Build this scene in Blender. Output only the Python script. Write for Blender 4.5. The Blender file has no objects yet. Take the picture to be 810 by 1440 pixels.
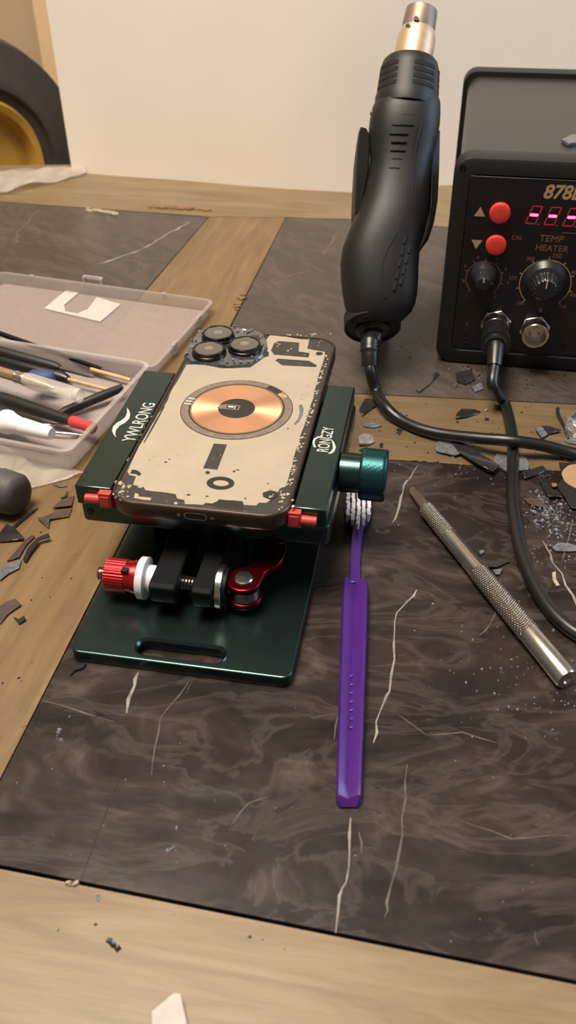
import bpy, bmesh, math, random
from math import sin, cos, pi, radians, hypot, atan2
from mathutils import Vector, Matrix
random.seed(11)
SC = bpy.context.scene
COL = SC.collection
# ------------------------------------------------------------------ camera model
F, PITCH, ROLL, CH = 1256.9, 0.6658, -0.01281, 0.28
_f = Vector((0, cos(PITCH), -sin(PITCH))); _r = Vector((1, 0, 0)); _u = Vector((0, sin(PITCH), cos(PITCH)))
CR = cos(ROLL) * _r + sin(ROLL) * _u
CU = -sin(ROLL) * _r + cos(ROLL) * _u
CAM = Vector((0, 0, CH))
def ray(x, y): return CR * ((x - 405) / F) + CU * ((720 - y) / F) + _f
def at(x, y, z=0.0):
    d = ray(x, y); return CAM + d * ((z - CH) / d.z)
def vat(x, y, P, n):
    d = ray(x, y); return CAM + d * ((P - CAM).dot(n) / d.dot(n))
YAW = 0.18236
SU = Vector((cos(YAW), -sin(YAW), 0)); SW = Vector((sin(YAW), cos(YAW), 0))
S0 = Vector((-0.09173, 0.25779, 0.0))
def st(x, y, z):            # stand frame, millimetres
    q = at(x, y, z * .001) - S0
    return (q.dot(SU) * 1000, q.dot(SW) * 1000)

# ------------------------------------------------------------------ materials
def lin(c):
    return tuple(((v / 255) / 12.92 if v / 255 <= .04045 else ((v / 255 + .055) / 1.055) ** 2.4) for v in c) + (1,)
class NT:
    def __init__(s, name):
        s.m = bpy.data.materials.new(name); s.m.use_nodes = True
        s.t = s.m.node_tree; s.n = s.t.nodes; s.b = s.n['Principled BSDF']; s.out = s.n['Material Output']
    def node(s, typ, **kw):
        n = s.n.new(typ)
        for k, v in kw.items():
            if k in n.inputs: n.inputs[k].default_value = v
            else: setattr(n, k, v)
        return n
    def link(s, a, b): s.t.links.new(a, b)
    def coords(s, scale=(1, 1, 1), rot=0.0):
        tc = s.node('ShaderNodeTexCoord'); r0 = s.node('ShaderNodeMapping'); mp = s.node('ShaderNodeMapping')
        r0.inputs['Rotation'].default_value = (0, 0, rot); mp.inputs['Scale'].default_value = scale
        s.link(tc.outputs['Object'], r0.inputs['Vector']); s.link(r0.outputs['Vector'], mp.inputs['Vector']); return mp.outputs['Vector']
    def noise(s, vec, scale, detail=4, rough=.55, dist=0):
        n = s.node('ShaderNodeTexNoise'); n.inputs['Scale'].default_value = scale; n.inputs['Detail'].default_value = detail
        n.inputs['Roughness'].default_value = rough; n.inputs['Distortion'].default_value = dist
        s.link(vec, n.inputs['Vector']); return n.outputs['Fac']
    def ramp(s, fac, stops):
        r = s.node('ShaderNodeValToRGB'); el = r.color_ramp.elements
        while len(el) < len(stops): el.new(.5)
        for e, (p, c) in zip(el, stops): e.position = p; e.color = c if len(c) == 4 else lin(c)
        s.link(fac, r.inputs['Fac']); return r.outputs['Color']
    def mix(s, fac, a, b, mode='MIX'):
        n = s.node('ShaderNodeMix', data_type='RGBA', blend_type=mode)
        if hasattr(fac, 'node'): s.link(fac, n.inputs[0])
        else: n.inputs[0].default_value = fac
        for v, i in ((a, 6), (b, 7)):
            if hasattr(v, 'node'): s.link(v, n.inputs[i])
            else: n.inputs[i].default_value = v
        return n.outputs[2]
    def bump(s, fac, strength=.3, dist=.0005):
        b = s.node('ShaderNodeBump'); b.inputs['Strength'].default_value = strength; b.inputs['Distance'].default_value = dist
        s.link(fac, b.inputs['Height']); s.link(b.outputs['Normal'], s.b.inputs['Normal'])
def pm(name, rgb, rough=.5, metal=0, var=.12, scale=300, bump=0, spec=.5, coat=0, emit=None, dust=None):
    k = NT(name); c = lin(rgb)
    v = k.coords()
    n = k.noise(v, scale, 3)
    lo = tuple(x * (1 - var) for x in c[:3]) + (1,); hi = tuple(min(1, x * (1 + var)) for x in c[:3]) + (1,)
    col = k.ramp(n, [(.3, lo), (.7, hi)])
    if dust:
        d = k.noise(v, dust[1], 6, .75, .5)
        msk = k.ramp(d, [(dust[2], (0, 0, 0, 1)), (min(1, dust[2] + .06), (1, 1, 1, 1))])
        col = k.mix(msk, col, lin(dust[0]))
    k.link(col, k.b.inputs['Base Color'])
    k.b.inputs['Roughness'].default_value = rough; k.b.inputs['Metallic'].default_value = metal
    k.b.inputs['Specular IOR Level'].default_value = spec; k.b.inputs['Coat Weight'].default_value = coat
    if bump: k.bump(n, bump)
    if emit:
        k.b.inputs['Emission Color'].default_value = emit[0]; k.b.inputs['Emission Strength'].default_value = emit[1]
    return k.m
def clear(name, rgb, opacity, rough=.25, scale=120, var=.06):
    k = NT(name); v = k.coords(); n = k.noise(v, scale, 4)
    tr = k.node('ShaderNodeBsdfTransparent'); mx = k.node('ShaderNodeMixShader')
    k.b.inputs['Base Color'].default_value = lin(rgb); k.b.inputs['Roughness'].default_value = rough
    r = k.node('ShaderNodeMapRange'); r.inputs['To Min'].default_value = max(0, opacity - var); r.inputs['To Max'].default_value = opacity + var
    k.link(n, r.inputs['Value']); k.link(r.outputs[0], mx.inputs[0])
    k.link(tr.outputs[0], mx.inputs[1]); k.link(k.b.outputs[0], mx.inputs[2]); k.link(mx.outputs[0], k.out.inputs['Surface'])
    return k.m
def marble(name, rot, light):
    k = NT(name); v = k.coords((1, 2.2, 1), rot); w = k.coords((1, 1, 1), rot)
    wob = k.noise(w, 14, 3)
    comb = k.node('ShaderNodeVectorMath', operation='MULTIPLY_ADD')
    comb.inputs[1].default_value = (.045, .045, 0); k.link(wob, comb.inputs[0]); k.link(v, comb.inputs[2])
    a = k.noise(comb.outputs[0], 12, 6, .62, 1.5); b = k.noise(comb.outputs[0], 13, 5, .6, 2); c = k.noise(w, 5, 2)
    base = k.ramp(a, [(.34, (25, 19, 18)), (.5, (37, 29, 27)), (.6, (48, 39, 36)), (.74, (78, 67, 62))])
    fine = k.ramp(b, [(.46, (0, 0, 0, 1)), (.5, (.3, .3, .3, 1)), (.58, (0, 0, 0, 1))])
    m2 = k.node('ShaderNodeMath', operation='MULTIPLY'); k.link(fine, m2.inputs[0]); k.link(c, m2.inputs[1])
    col = k.mix(m2.outputs[0], base, lin((112, 101, 95)))
    if light: col = k.mix(light, col, lin((112, 102, 92)))
    sp = k.noise(w, 900, 2, .5); sm = k.ramp(sp, [(.8, (0, 0, 0, 1)), (.84, (.4, .4, .4, 1))])
    col = k.mix(sm, col, lin((150, 142, 136)))
    k.link(col, k.b.inputs['Base Color'])
    sc = k.noise(w, 60, 5, .7); rr = k.node('ShaderNodeMapRange'); rr.inputs['To Min'].default_value = .2; rr.inputs['To Max'].default_value = .4; k.b.inputs['Specular IOR Level'].default_value = .36
    k.link(sc, rr.inputs['Value']); k.link(rr.outputs[0], k.b.inputs['Roughness'])
    k.bump(k.noise(w, 110, 2), .04, .0004)
    return k.m
def wood(name, rot, stretch, tone=(119, 100, 72), dark=(104, 85, 58), hi=(134, 115, 88)):
    k = NT(name); v = k.coords(stretch, rot); w = k.coords((1, 1, 1), rot)
    a = k.noise(v, 9, 7, .62, 1.2); b = k.noise(v, 45, 5, .65, .6); c = k.noise(w, 7, 3)
    base = k.ramp(a, [(.3, dark), (.5, tone), (.72, hi)])
    fine = k.ramp(b, [(.26, (.78, .76, .74, 1)), (.48, (1, 1, 1, 1))])
    col = k.mix(.55, base, fine, 'MULTIPLY')
    lg = k.ramp(c, [(.35, (.82, .8, .78, 1)), (.65, (1, 1, 1, 1))]); col = k.mix(.7, col, lg, 'MULTIPLY')
    sp = k.noise(w, 420, 2, .5); sm = k.ramp(sp, [(.79, (0, 0, 0, 1)), (.83, (.5, .5, .5, 1))])
    col = k.mix(sm, col, lin((90, 68, 46)))
    k.link(col, k.b.inputs['Base Color']); k.b.inputs['Roughness'].default_value = .42
    k.bump(b, .12, .0004)
    return k.m
M = {}
M['wall'] = pm('cream_paint', (242, 232, 218), .7, var=.03, scale=9, bump=.02)
M['wall2'] = pm('tan_paint', (176, 152, 120), .8, var=.05, scale=6)
M['trim'] = pm('peach_paint', (214, 182, 142), .7, var=.04, scale=12)
M['floor'] = pm('floor_tile', (112, 96, 80), .5, var=.2, scale=6)
M['marble'] = marble('brown_marble', .12, 0)
M['marble2'] = marble('grey_marble', .9, .2)
M['woodl'] = wood('plywood_long', .19, (9, 1, 1), (110, 87, 57), (95, 74, 46), (123, 100, 69))
M['woodm'] = wood('plywood_shaded', .2, (1, 9, 1), (101, 84, 60), (86, 70, 48), (114, 96, 71))  # cross plywood darkened: weaker light on the middle strip is in its colour
M['woodx'] = wood('plywood_cross', .2, (1, 9, 1))
M['vein'] = pm('white_vein', (128, 120, 113), .35, var=.45, scale=140)
M['veind'] = pm('faint_vein', (82, 73, 68), .35, var=.35, scale=180)
M['gap'] = pm('dark_gap', (26, 21, 18), .8)
M['chip'] = pm('broken_edge', (118, 88, 66), .9, var=.4, scale=200, bump=.4)
M['chipw'] = pm('pale_broken_edge', (150, 138, 122), .9, var=.3, scale=200, bump=.4)
M['teal'] = pm('green_anodised', (60, 78, 77), .27, .95, var=.1, scale=900, dust=((96, 104, 104), 420, .70))
M['tealk'] = pm('green_knurl', (30, 72, 76), .34, .8, var=.1, scale=900)
M['print'] = pm('silver_print', (172, 175, 168), .5, var=.08, scale=500)
M['black'] = pm('black_metal', (8, 9, 9), .55, .1, var=.25, scale=500, spec=.2)
M['red'] = pm('red_anodised', (160, 30, 34), .28, .65, var=.12, scale=400)
M['redl'] = pm('dark_red_anodised', (96, 10, 20), .25, .85, var=.12, scale=400)
M['redp'] = pm('red_plastic', (184, 58, 54), .45, var=.1, scale=300)
M['steel'] = pm('steel', (196, 192, 186), .24, 1, var=.08, scale=500)
M['nylon'] = pm('white_nylon', (206, 206, 214), .45, var=.04)
M['graph'] = pm('graphite_frame', (78, 66, 58), .3, .75, var=.1, scale=500)
M['pin'] = pm('phone_inside', (44, 40, 36), .55, var=.25, scale=260, dust=((150, 142, 130), 330, .64))
M['plate'] = pm('cream_shield', (155, 143, 125), .48, var=.06, scale=60, dust=((126, 112, 94), 110, .68))
M['dark'] = pm('charcoal_film', (28, 26, 24), .45, var=.12, scale=300)
M['ring'] = pm('grey_ring', (122, 108, 96), .4, .3, var=.2, scale=400, dust=((178, 166, 150), 260, .66))
M['glue'] = pm('dried_adhesive', (150, 138, 120), .5, var=.35, scale=420, bump=.5)
M['shatter'] = pm('shattered_glass', (54, 57, 58), .12, 0, var=.6, scale=300, bump=.9, coat=.8)
M['lens'] = pm('lens_glass', (46, 42, 36), .06, 0, var=.05, coat=1, spec=.8)
M['lensr'] = pm('lens_rim', (50, 48, 48), .25, .85, var=.1)
M['lensi'] = pm('lens_core', (104, 92, 80), .2, 0, coat=1)
M['gun'] = pm('black_plastic', (25, 24, 22), .5, var=.1, scale=600, bump=.03, spec=.4)
M['slot'] = pm('vent_black', (9, 9, 9), .8)
M['tube'] = pm('warm_steel', (196, 168, 138), .45, .6, var=.12, scale=90)
M['noz'] = pm('burnt_steel', (136, 120, 106), .5, .6, var=.14, scale=160)
M['scorch'] = pm('scorch_mark', (60, 58, 56), .6)
M['rubber'] = pm('black_rubber', (22, 21, 21), .36, var=.15, scale=300)
M['case'] = pm('station_case', (42, 39, 38), .36, .1, var=.08, scale=500, bump=.03)
M['bezel'] = pm('station_bezel', (22, 20, 20), .5, var=.15, scale=500)
M['face'] = pm('station_face', (23, 18, 19), .4, var=.06, scale=40)
M['gold'] = pm('gold_print', (172, 144, 112), .6, var=.06)
M['goldd'] = pm('dim_gold_print', (120, 86, 70), .6, var=.1)
M['btn'] = pm('red_button', (214, 62, 52), .45, var=.06)
M['led'] = pm('led_segment', (255, 60, 70), .4, emit=((1, .08, .16, 1), 5))
M['ledo'] = pm('faint_glow_segment', (120, 20, 38), .4, emit=((1, .03, .1, 1), .2))  # segments that are off, given a faint red glow of their own
M['knob'] = pm('knob_plastic', (34, 34, 38), .3, var=.08)
M['purple'] = pm('purple_plastic', (66, 30, 108), .32, var=.08, scale=120, spec=.5)
M['purplei'] = pm('purple_mark', (70, 32, 116), .5)
M['brist'] = pm('bristle', (232, 228, 218), .75, var=.14, scale=900, bump=.4)
M['tip'] = pm('brown_tip', (84, 68, 58), .5, .4, var=.25, scale=300)
M['frost'] = clear('frosted_plastic', (176, 162, 156), .42, .35)
M['frostw'] = clear('frosted_wall', (190, 178, 176), .42, .3)
M['clearp'] = clear('clear_plastic', (226, 220, 210), .34, .08)
M['film'] = clear('clear_film', (206, 198, 188), .26, .12, 70, .2)
M['white'] = pm('white_plastic', (226, 224, 224), .4, var=.03)
M['paper'] = pm('white_paper', (178, 172, 166), .85, var=.05, scale=200)
M['blue'] = pm('blue_rubber', (44, 62, 104), .6, var=.15)
M['stick'] = pm('light_stick', (190, 160, 116), .6, var=.15, scale=200)
M['grey'] = pm('grey_rubber', (66, 62, 62), .6, var=.15)
M['gold2'] = pm('brass', (196, 172, 130), .3, .8, var=.12)
M['shard'] = pm('black_glass', (40, 37, 38), .2, var=.3, scale=300, coat=.5)
M['shardg'] = pm('grey_glass', (92, 92, 96), .3, var=.35, scale=420, bump=.4)
M['shardb'] = pm('brown_glass', (70, 56, 52), .3, var=.2, scale=300)
M['foil'] = pm('silver_foil', (176, 174, 172), .3, .7, var=.3, scale=500, bump=.8)
M['crumb'] = pm('glass_crumb', (112, 112, 120), .12, var=.85, scale=700, coat=.6)
M['crumbd'] = pm('dark_crumb', (40, 36, 34), .4, var=.4, scale=900)
M['tan'] = pm('tan_card', (146, 116, 84), .7, var=.06, scale=150)
M['tyre'] = pm('tyre_rubber', (58, 50, 44), .7, var=.15, scale=30)
M['rim'] = pm('yellow_rim', (188, 146, 62), .5, .1, var=.1, scale=30)
def copper():
    k = NT('copper_coil'); tc = k.node('ShaderNodeTexCoord'); sx = k.node('ShaderNodeSeparateXYZ'); k.link(tc.outputs['Object'], sx.inputs[0])
    l = k.node('ShaderNodeVectorMath', operation='LENGTH'); k.link(tc.outputs['Object'], l.inputs[0])
    m = k.node('ShaderNodeMath', operation='MULTIPLY'); m.inputs[1].default_value = 9000; k.link(l.outputs['Value'], m.inputs[0])
    s = k.node('ShaderNodeMath', operation='SINE'); k.link(m.outputs[0], s.inputs[0])
    c = k.ramp(s.outputs[0], [(0, (230, 166, 128)), (1, (250, 204, 170))]); k.link(c, k.b.inputs['Base Color'])
    k.b.inputs['Metallic'].default_value = .85; k.b.inputs['Roughness'].default_value = .34; k.b.inputs['Anisotropic'].default_value = .9
    t = k.node('ShaderNodeTangent', direction_type='RADIAL', axis='Z'); k.link(t.outputs[0], k.b.inputs['Tangent'])
    return k.m
M['copper'] = copper()
def knurl(name, rgb, sx, rough=.3):
    k = NT(name); v = k.coords((sx, sx, sx)); 
    ws = []
    for d in ('X', 'Y'):
        w = k.node('ShaderNodeTexWave', wave_type='BANDS', bands_direction='DIAGONAL'); w.inputs['Scale'].default_value = 1
        k.link(v, w.inputs['Vector']); ws.append(w.outputs['Fac']); v = k.coords((-sx, sx, sx))
    a = k.node('ShaderNodeMath', operation='MULTIPLY'); k.link(ws[0], a.inputs[0]); k.link(ws[1], a.inputs[1])
    c = k.ramp(a.outputs[0], [(0, tuple(int(x * .72) for x in rgb)), (1, rgb)]); k.link(c, k.b.inputs['Base Color'])
    k.b.inputs['Metallic'].default_value = .9; k.b.inputs['Roughness'].default_value = rough; k.bump(a.outputs[0], .8, .0006)
    return k.m
M['knurl'] = knurl('knurled_aluminium', (190, 180, 168), 420)
M['alum'] = pm('aluminium', (200, 190, 178), .25, .95, var=.06, scale=300)

# ------------------------------------------------------------------ objects
def empty(name, label=None, cat=None, loc=(0, 0, 0), rz=0.0, group=None):
    o = bpy.data.objects.new(name, None); COL.objects.link(o); o.location = loc; o.rotation_euler = (0, 0, rz); o.empty_display_size = .01
    if label: tag(o, label, cat, group)
    return o
def tag(o, label, cat, group=None, kind=None):
    o['label'] = label; o['category'] = cat
    if group: o['group'] = group
    if kind: o['kind'] = kind
    return o
def frame(axis, up=Vector((0, 0, 1))):
    z = axis.normalized()
    if abs(z.dot(up)) > .98: up = Vector((1, 0, 0))
    x = up.cross(z).normalized(); y = z.cross(x)
    return x, y, z
class MB:
    def __init__(s, k=1.0): s.v = []; s.f = []; s.mi = []; s.k = k; s.cur = 0
    def add(s, vs, fs):
        o = len(s.v); s.v += [Vector(p) * s.k for p in vs]
        for f in fs: s.f.append([i + o for i in f]); s.mi.append(s.cur)
        return s
    def box(s, a, b):
        x0, y0, z0 = a; x1, y1, z1 = b
        return s.add([(x0, y0, z0), (x1, y0, z0), (x1, y1, z0), (x0, y1, z0), (x0, y0, z1), (x1, y0, z1), (x1, y1, z1), (x0, y1, z1)],
                     [(0, 3, 2, 1), (4, 5, 6, 7), (0, 1, 5, 4), (1, 2, 6, 5), (2, 3, 7, 6), (3, 0, 4, 7)])
    def prism(s, pts, z0, z1):      # pts 2D or 3D base offsets, counter-clockwise
        n = len(pts); ar = sum(pts[i][0] * pts[(i + 1) % n][1] - pts[(i + 1) % n][0] * pts[i][1] for i in range(n))
        if ar < 0: pts = pts[::-1]
        vs = [(p[0], p[1], z0) for p in pts] + [(p[0], p[1], z1) for p in pts]
        return s.add(vs, [tuple(range(n))[::-1], tuple(range(n, 2 * n))] + [(i, (i + 1) % n, n + (i + 1) % n, n + i) for i in range(n)])
    def rings(s, R, cap=True, closed=True):
        n = len(R[0]); vs = [p for r in R for p in r]; fs = []
        for i in range(len(R) - 1):
            for j in range(n if closed else n - 1):
                a = i * n + j; b = i * n + (j + 1) % n; fs.append((a, b, b + n, a + n))
        if cap: fs.append(tuple(range(n))[::-1]); fs.append(tuple(range((len(R) - 1) * n, len(R) * n)))
        return s.add(vs, fs)
    def lathe(s, p0, axis, prof, seg=32, cap=True, up=Vector((0, 0, 1)), wob=None):
        x, y, z = frame(Vector(axis), up); p0 = Vector(p0); R = []
        for t, r in prof:
            R.append([p0 + z * t + (x * cos(a) + y * sin(a)) * (r * (wob(a, t) if wob else 1)) for a in [2 * pi * i / seg for i in range(seg)]])
        return s.rings(R, cap)
    def cyl(s, p0, p1, r, seg=32):
        d = Vector(p1) - Vector(p0); return s.lathe(p0, d, [(0, r), (d.length, r)], seg)
    def tube(s, pts, r, seg=14, sub=6):
        P = [Vector(p) for p in pts]; Q = []
        for i in range(len(P) - 1):
            a = P[max(0, i - 1)]; b = P[i]; c = P[i + 1]; d = P[min(len(P) - 1, i + 2)]
            for q in range(sub):
                t = q / sub
                Q.append(.5 * ((2 * b) + (c - a) * t + (2 * a - 5 * b + 4 * c - d) * t * t + (3 * b - a - 3 * c + d) * t ** 3))
        Q.append(P[-1]); R = []
        for i, p in enumerate(Q):
            x, y, z = frame(Q[min(len(Q) - 1, i + 1)] - Q[max(0, i - 1)])
            rr = r(i / (len(Q) - 1)) if callable(r) else r
            R.append([p + (x * cos(a) + y * sin(a)) * rr for a in [2 * pi * k / seg for k in range(seg)]])
        return s.rings(R)
    def strip(s, pts, w, z, jit=.25):
        n = len(pts); P = [Vector((p[0], p[1], 0)) for p in pts]; Q = []
        for i in range(n - 1):
            m = max(2, int((P[i + 1] - P[i]).length / .006)); pr = Vector((-(P[i + 1] - P[i]).y, (P[i + 1] - P[i]).x, 0)).normalized()
            for q in range(m): Q.append(P[i].lerp(P[i + 1], q / m) + pr * random.uniform(-1, 1) * w * .8)
        Q.append(P[-1]); L = []
        for i, p in enumerate(Q):
            t = (Q[min(len(Q) - 1, i + 1)] - Q[max(0, i - 1)]); pr = Vector((-t.y, t.x, 0)).normalized()
            e = w * random.uniform(1 - jit * 2.4, 1 + jit) * (.35 if i in (0, len(Q) - 1) else 1) * .5
            L.append((p + pr * e, p - pr * e))
        vs = [(a.x, a.y, z) for l in L for a in l]
        return s.add(vs, [(2 * i, 2 * i + 1, 2 * i + 3, 2 * i + 2) for i in range(len(L) - 1)])
    def build(s, name, mats, parent=None, world=False, bevel=0, smooth=35, seg=2, weld=False, mod=None):
        vs = [v.copy() for v in s.v]; loc = Vector()
        if parent is None:
            loc = Vector((sum(v.x for v in vs) / len(vs), sum(v.y for v in vs) / len(vs), min(v.z for v in vs)))
            vs = [v - loc for v in vs]
        elif world:
            mt = Matrix.Translation(parent.location) @ Matrix.Rotation(parent.rotation_euler[2], 4, 'Z')
            if parent.parent: mt = parent.parent.matrix_basis @ mt
            mi = mt.inverted(); vs = [mi @ v for v in vs]
        me = bpy.data.meshes.new(name); me.from_pydata([tuple(v) for v in vs], [], s.f)
        mats = mats if isinstance(mats, (list, tuple)) else [mats]
        for m in mats: me.materials.append(M[m])
        for p, i in zip(me.polygons, s.mi): p.material_index = i
        bm = bmesh.new(); bm.from_mesh(me)
        if weld: bmesh.ops.remove_doubles(bm, verts=bm.verts, dist=1e-6)
        bmesh.ops.recalc_face_normals(bm, faces=bm.faces); bm.to_mesh(me); bm.free()
        o = bpy.data.objects.new(name, me); COL.objects.link(o); o.location = loc; o.parent = parent
        me.shade_smooth(); me.set_sharp_from_angle(angle=radians(smooth))
        if bevel:
            b = o.modifiers.new('bevel', 'BEVEL'); b.width = bevel; b.segments = seg; b.limit_method = 'ANGLE'; b.angle_limit = radians(40)
        return o
def from_curve(cu, name, mat, parent, mtx=None, bev=0):
    t = bpy.data.objects.new('tmp', cu); COL.objects.link(t)
    dg = bpy.context.evaluated_depsgraph_get(); dg.update()
    me = bpy.data.meshes.new_from_object(t.evaluated_get(dg)); bpy.data.objects.remove(t)
    if mtx: me.transform(mtx)
    me.materials.clear(); me.materials.append(M[mat]); me.name = name
    o = bpy.data.objects.new(name, me); COL.objects.link(o); o.parent = parent
    me.shade_smooth(); me.set_sharp_from_angle(angle=radians(35))
    return o
def plate2d(name, outlines, z0, z1, mat, parent, bevel=0):     # metres, outlines[0] outer, rest holes
    cu = bpy.data.curves.new(name, 'CURVE'); cu.dimensions = '2D'; cu.fill_mode = 'BOTH'
    for ol in outlines:
        sp = cu.splines.new('POLY'); sp.points.add(len(ol) - 1); sp.use_cyclic_u = True
        for p, q in zip(sp.points, ol): p.co = (q[0], q[1], 0, 1)
    cu.extrude = (z1 - z0) / 2 - bevel; cu.bevel_depth = bevel; cu.bevel_resolution = 2; cu.offset = -bevel
    return from_curve(cu, name, mat, parent, Matrix.Translation((0, 0, (z0 + z1) / 2)))
def text(name, body, size, mtx, mat, parent, shear=0, bold=0, align='CENTER', ext=.00004, sx=1):
    cu = bpy.data.curves.new(name, 'FONT'); cu.body = body; cu.size = size; cu.align_x = align; cu.align_y = 'CENTER'
    cu.shear = shear; cu.offset = bold; cu.extrude = ext
    return from_curve(cu, name, mat, parent, mtx @ Matrix.Scale(sx, 4, (1, 0, 0)))
def rrect(x0, y0, x1, y1, r, n=8):
    P = []
    for cx, cy, a in ((x1 - r, y1 - r, 0), (x0 + r, y1 - r, 90), (x0 + r, y0 + r, 180), (x1 - r, y0 + r, 270)):
        for i in range(n + 1):
            t = radians(a + 90 * i / n); P.append((cx + r * cos(t), cy + r * sin(t)))
    return P
def ell(cx, cy, a, b=None, n=40, rot=0):
    b = b or a
    return [(cx + a * cos(t) * cos(rot) - b * sin(t) * sin(rot), cy + a * cos(t) * sin(rot) + b * sin(t) * cos(rot)) for t in [2 * pi * i / n for i in range(n)]]
def mm(P): return [(p[0] * .001, p[1] * .001) for p in P]

# ================================================================== SETTING
b = MB(); base = [(-.209, .905), (-.15, .889), (-.102, .877), (-.067, .867), (0, .848), (.062, .836), (.1, .842), (.149, .852), (.3, .862), (.75, .88)]
R = []
for x, y in base: R.append([Vector((x, y, -.06)), Vector((x, y, .43)), Vector((x - .004, y + .016, .43)), Vector((x - .004, y + .016, -.06))])
b.rings(R); w = b.build('wall_back', 'wall', smooth=60); w['kind'] = 'structure'
b = MB(); b.box((-1.6, 1.5, -.75), (1.6, 1.56, 1.1)); b.build('wall_left', 'wall2')['kind'] = 'structure'
GN = Vector((0, 1, 0)); xa, xb = vat(45, 10, Vector((0, 1.3, 0)), GN).x, vat(120, 10, Vector((0, 1.3, 0)), GN).x
b = MB(); b.box((xa, 1.3, -.75), (xb, 1.34, 1.4)); b.build('trim_1', 'trim', bevel=.002)['kind'] = 'structure'
b = MB(); b.box((-1.6, -1.2, -.8), (1.6, 1.56, -.75)); b.build('floor', 'floor')['kind'] = 'structure'
b = MB(); b.box((-.75, .95, -.2), (-.16, 1.29, -.135)); b.box((-.74, .92, -.75), (-.7, 1.03, -.2)); b.box((-.26, .92, -.75), (-.22, 1.03, -.2))
b.build('trim_2', 'wall2', bevel=.002)['kind'] = 'structure'

# ================================================================== TABLE
T = empty('work_table', 'wooden work table inlaid with dark brown marble panels, everything stands on it', 'table', (0, .4, -.75))
def piece(name, P, mats, strips=(), z=0.0, th=.018, bev=.0006):
    b = MB(); b.prism(P, -th, z)
    for mi, pts, wd in strips:
        b.cur = mi; b.strip([at(*q)[:2] for q in pts], wd * .8, z + .00004 + .00001 * mi)
    return b.build(name, mats, T, world=True)
E1 = lambda y: .0008 + .189 * (y - .7728)          # long seam beside the left plank
L1 = lambda x: .1423 - .218 * x
L2 = lambda x: .4095 - .14 * x
L3 = lambda x: .477 - .12 * x
L4 = lambda x: .7728 - .115 * x if x < .06 else .7659 - .26 * (x - .06)
g = .0009
near = [(E1(.166) + g, L1(-.114) + .001), (.42, L1(.42) + .001), (.42, L2(.42) - g), (E1(.418) + g, L2(-.066) - g)]
veins = [(1, [(588, 654), (575, 672), (567.6, 683), (565, 700), (558, 722), (551, 736)], .0012),
 (1, [(588, 830), (575, 846), (559, 862), (555, 887), (553, 927), (547, 972), (540, 985), (530, 1015), (525, 1045)], .0011),
 (1, [(490, 1150), (494, 1200), (485, 1240), (480, 1260), (472, 1312)], .0012), (2, [(573, 1075), (567, 1150), (563, 1200), (545, 1270), (540, 1290)], .001),
 (1, [(192, 945), (191, 965), (178, 1003)], .0022), (2, [(265, 960), (225, 1010), (213, 1090)], .0007), (1, [(761, 760), (775, 780), (780, 792), (805, 838), (830, 880)], .0014),
 (2, [(533, 742), (540, 748), (548, 745)], .0045), (2, [(505, 1170), (508, 1200)], .001), (2, [(272, 955), (262, 975)], .0006), (2, [(700, 845), (690, 880), (672, 895)], .0008),
 (2, [(805, 730), (790, 790)], .001), (2, [(560, 1005), (600, 1035), (650, 1030), (700, 1045)], .0007), (2, [(60, 985), (110, 1000), (160, 1015)], .001), (2, [(640, 1150), (720, 1180), (800, 1175)], .0009),
 (2, [(440, 1010), (475, 1002), (470, 1040)], .0008), (2, [(750, 1310), (757, 1330)], .0009), (2, [(325, 1160), (350, 1130), (380, 1120)], .0007), (2, [(755, 610), (752, 650)], .001),
 (3, [(30, 1022), (90, 1005), (190, 1012)], .0006), (3, [(172, 1090), (150, 1140), (110, 1246)], .0006)]
piece('marble_panel', near, ['marble', 'vein', 'veind', 'gap'], veins)
piece('marble_panel', [(E1(.486) + g, L3(-.053) + g), (.42, L3(.42) + g), (.42, L4(.42) - g), (.06, L4(.06) - g), (E1(.77) + g, L4(0) - g)], ['marble2', 'vein', 'veind'],
      [(2, [(370, 395), (405, 388), (440, 380)], .002), (2, [(640, 545), (650, 525)], .002), (2, [(470, 330), (455, 360)], .003)])
piece('marble_panel', [(-.131 - .012, .47), (-.0659 - g, .7765 - g), (-.30, .832), (-.42, .84), (-.42, .52)], ['marble2', 'vein', 'veind'],
      [(2, [(57, 325), (90, 335), (145, 350)], .002), (1, [(265, 312), (235, 330), (200, 350), (160, 365), (133, 372)], .0022), (2, [(20, 345), (30, 320), (55, 295)], .003)])
piece('plank', [(E1(.1), .1), (E1(.7728), .7728), (-.0659, .7765), (-.149, .44), (-.149, .12)], ['woodl'], th=.02)
piece('plank', [(-.15, .12), (-.15, .47), (-.42, .52), (-.42, .12)], ['woodl'], th=.02)
piece('plank', [(-.42, .03), (.42, .03), (.42, L1(.42) - .0003), (-.114, L1(-.114) - .0003), (-.115, .1195), (-.42, .1195)], ['woodx'], th=.02)
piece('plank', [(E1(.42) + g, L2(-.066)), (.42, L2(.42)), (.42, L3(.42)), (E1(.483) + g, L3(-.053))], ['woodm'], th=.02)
piece('plank', [(-.42, .842), (-.30, .833), (-.0659, .7775), (.0008, .7735), (.06, .7665), (.42, L4(.42)), (.42, .93), (-.42, .93)], ['woodx'], th=.02)
b = MB(); b.box((-.42, .03, -.035), (.42, .93, -.0205)); b.build('table_base', 'gap', T, world=True)
for x in (-.39, .39):
    for y in (.06, .9):
        b = MB(); b.box((x - .025, y - .025, -.75), (x + .025, y + .025, -.035)); b.build('leg', 'woodl', T, world=True, bevel=.002)
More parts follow.
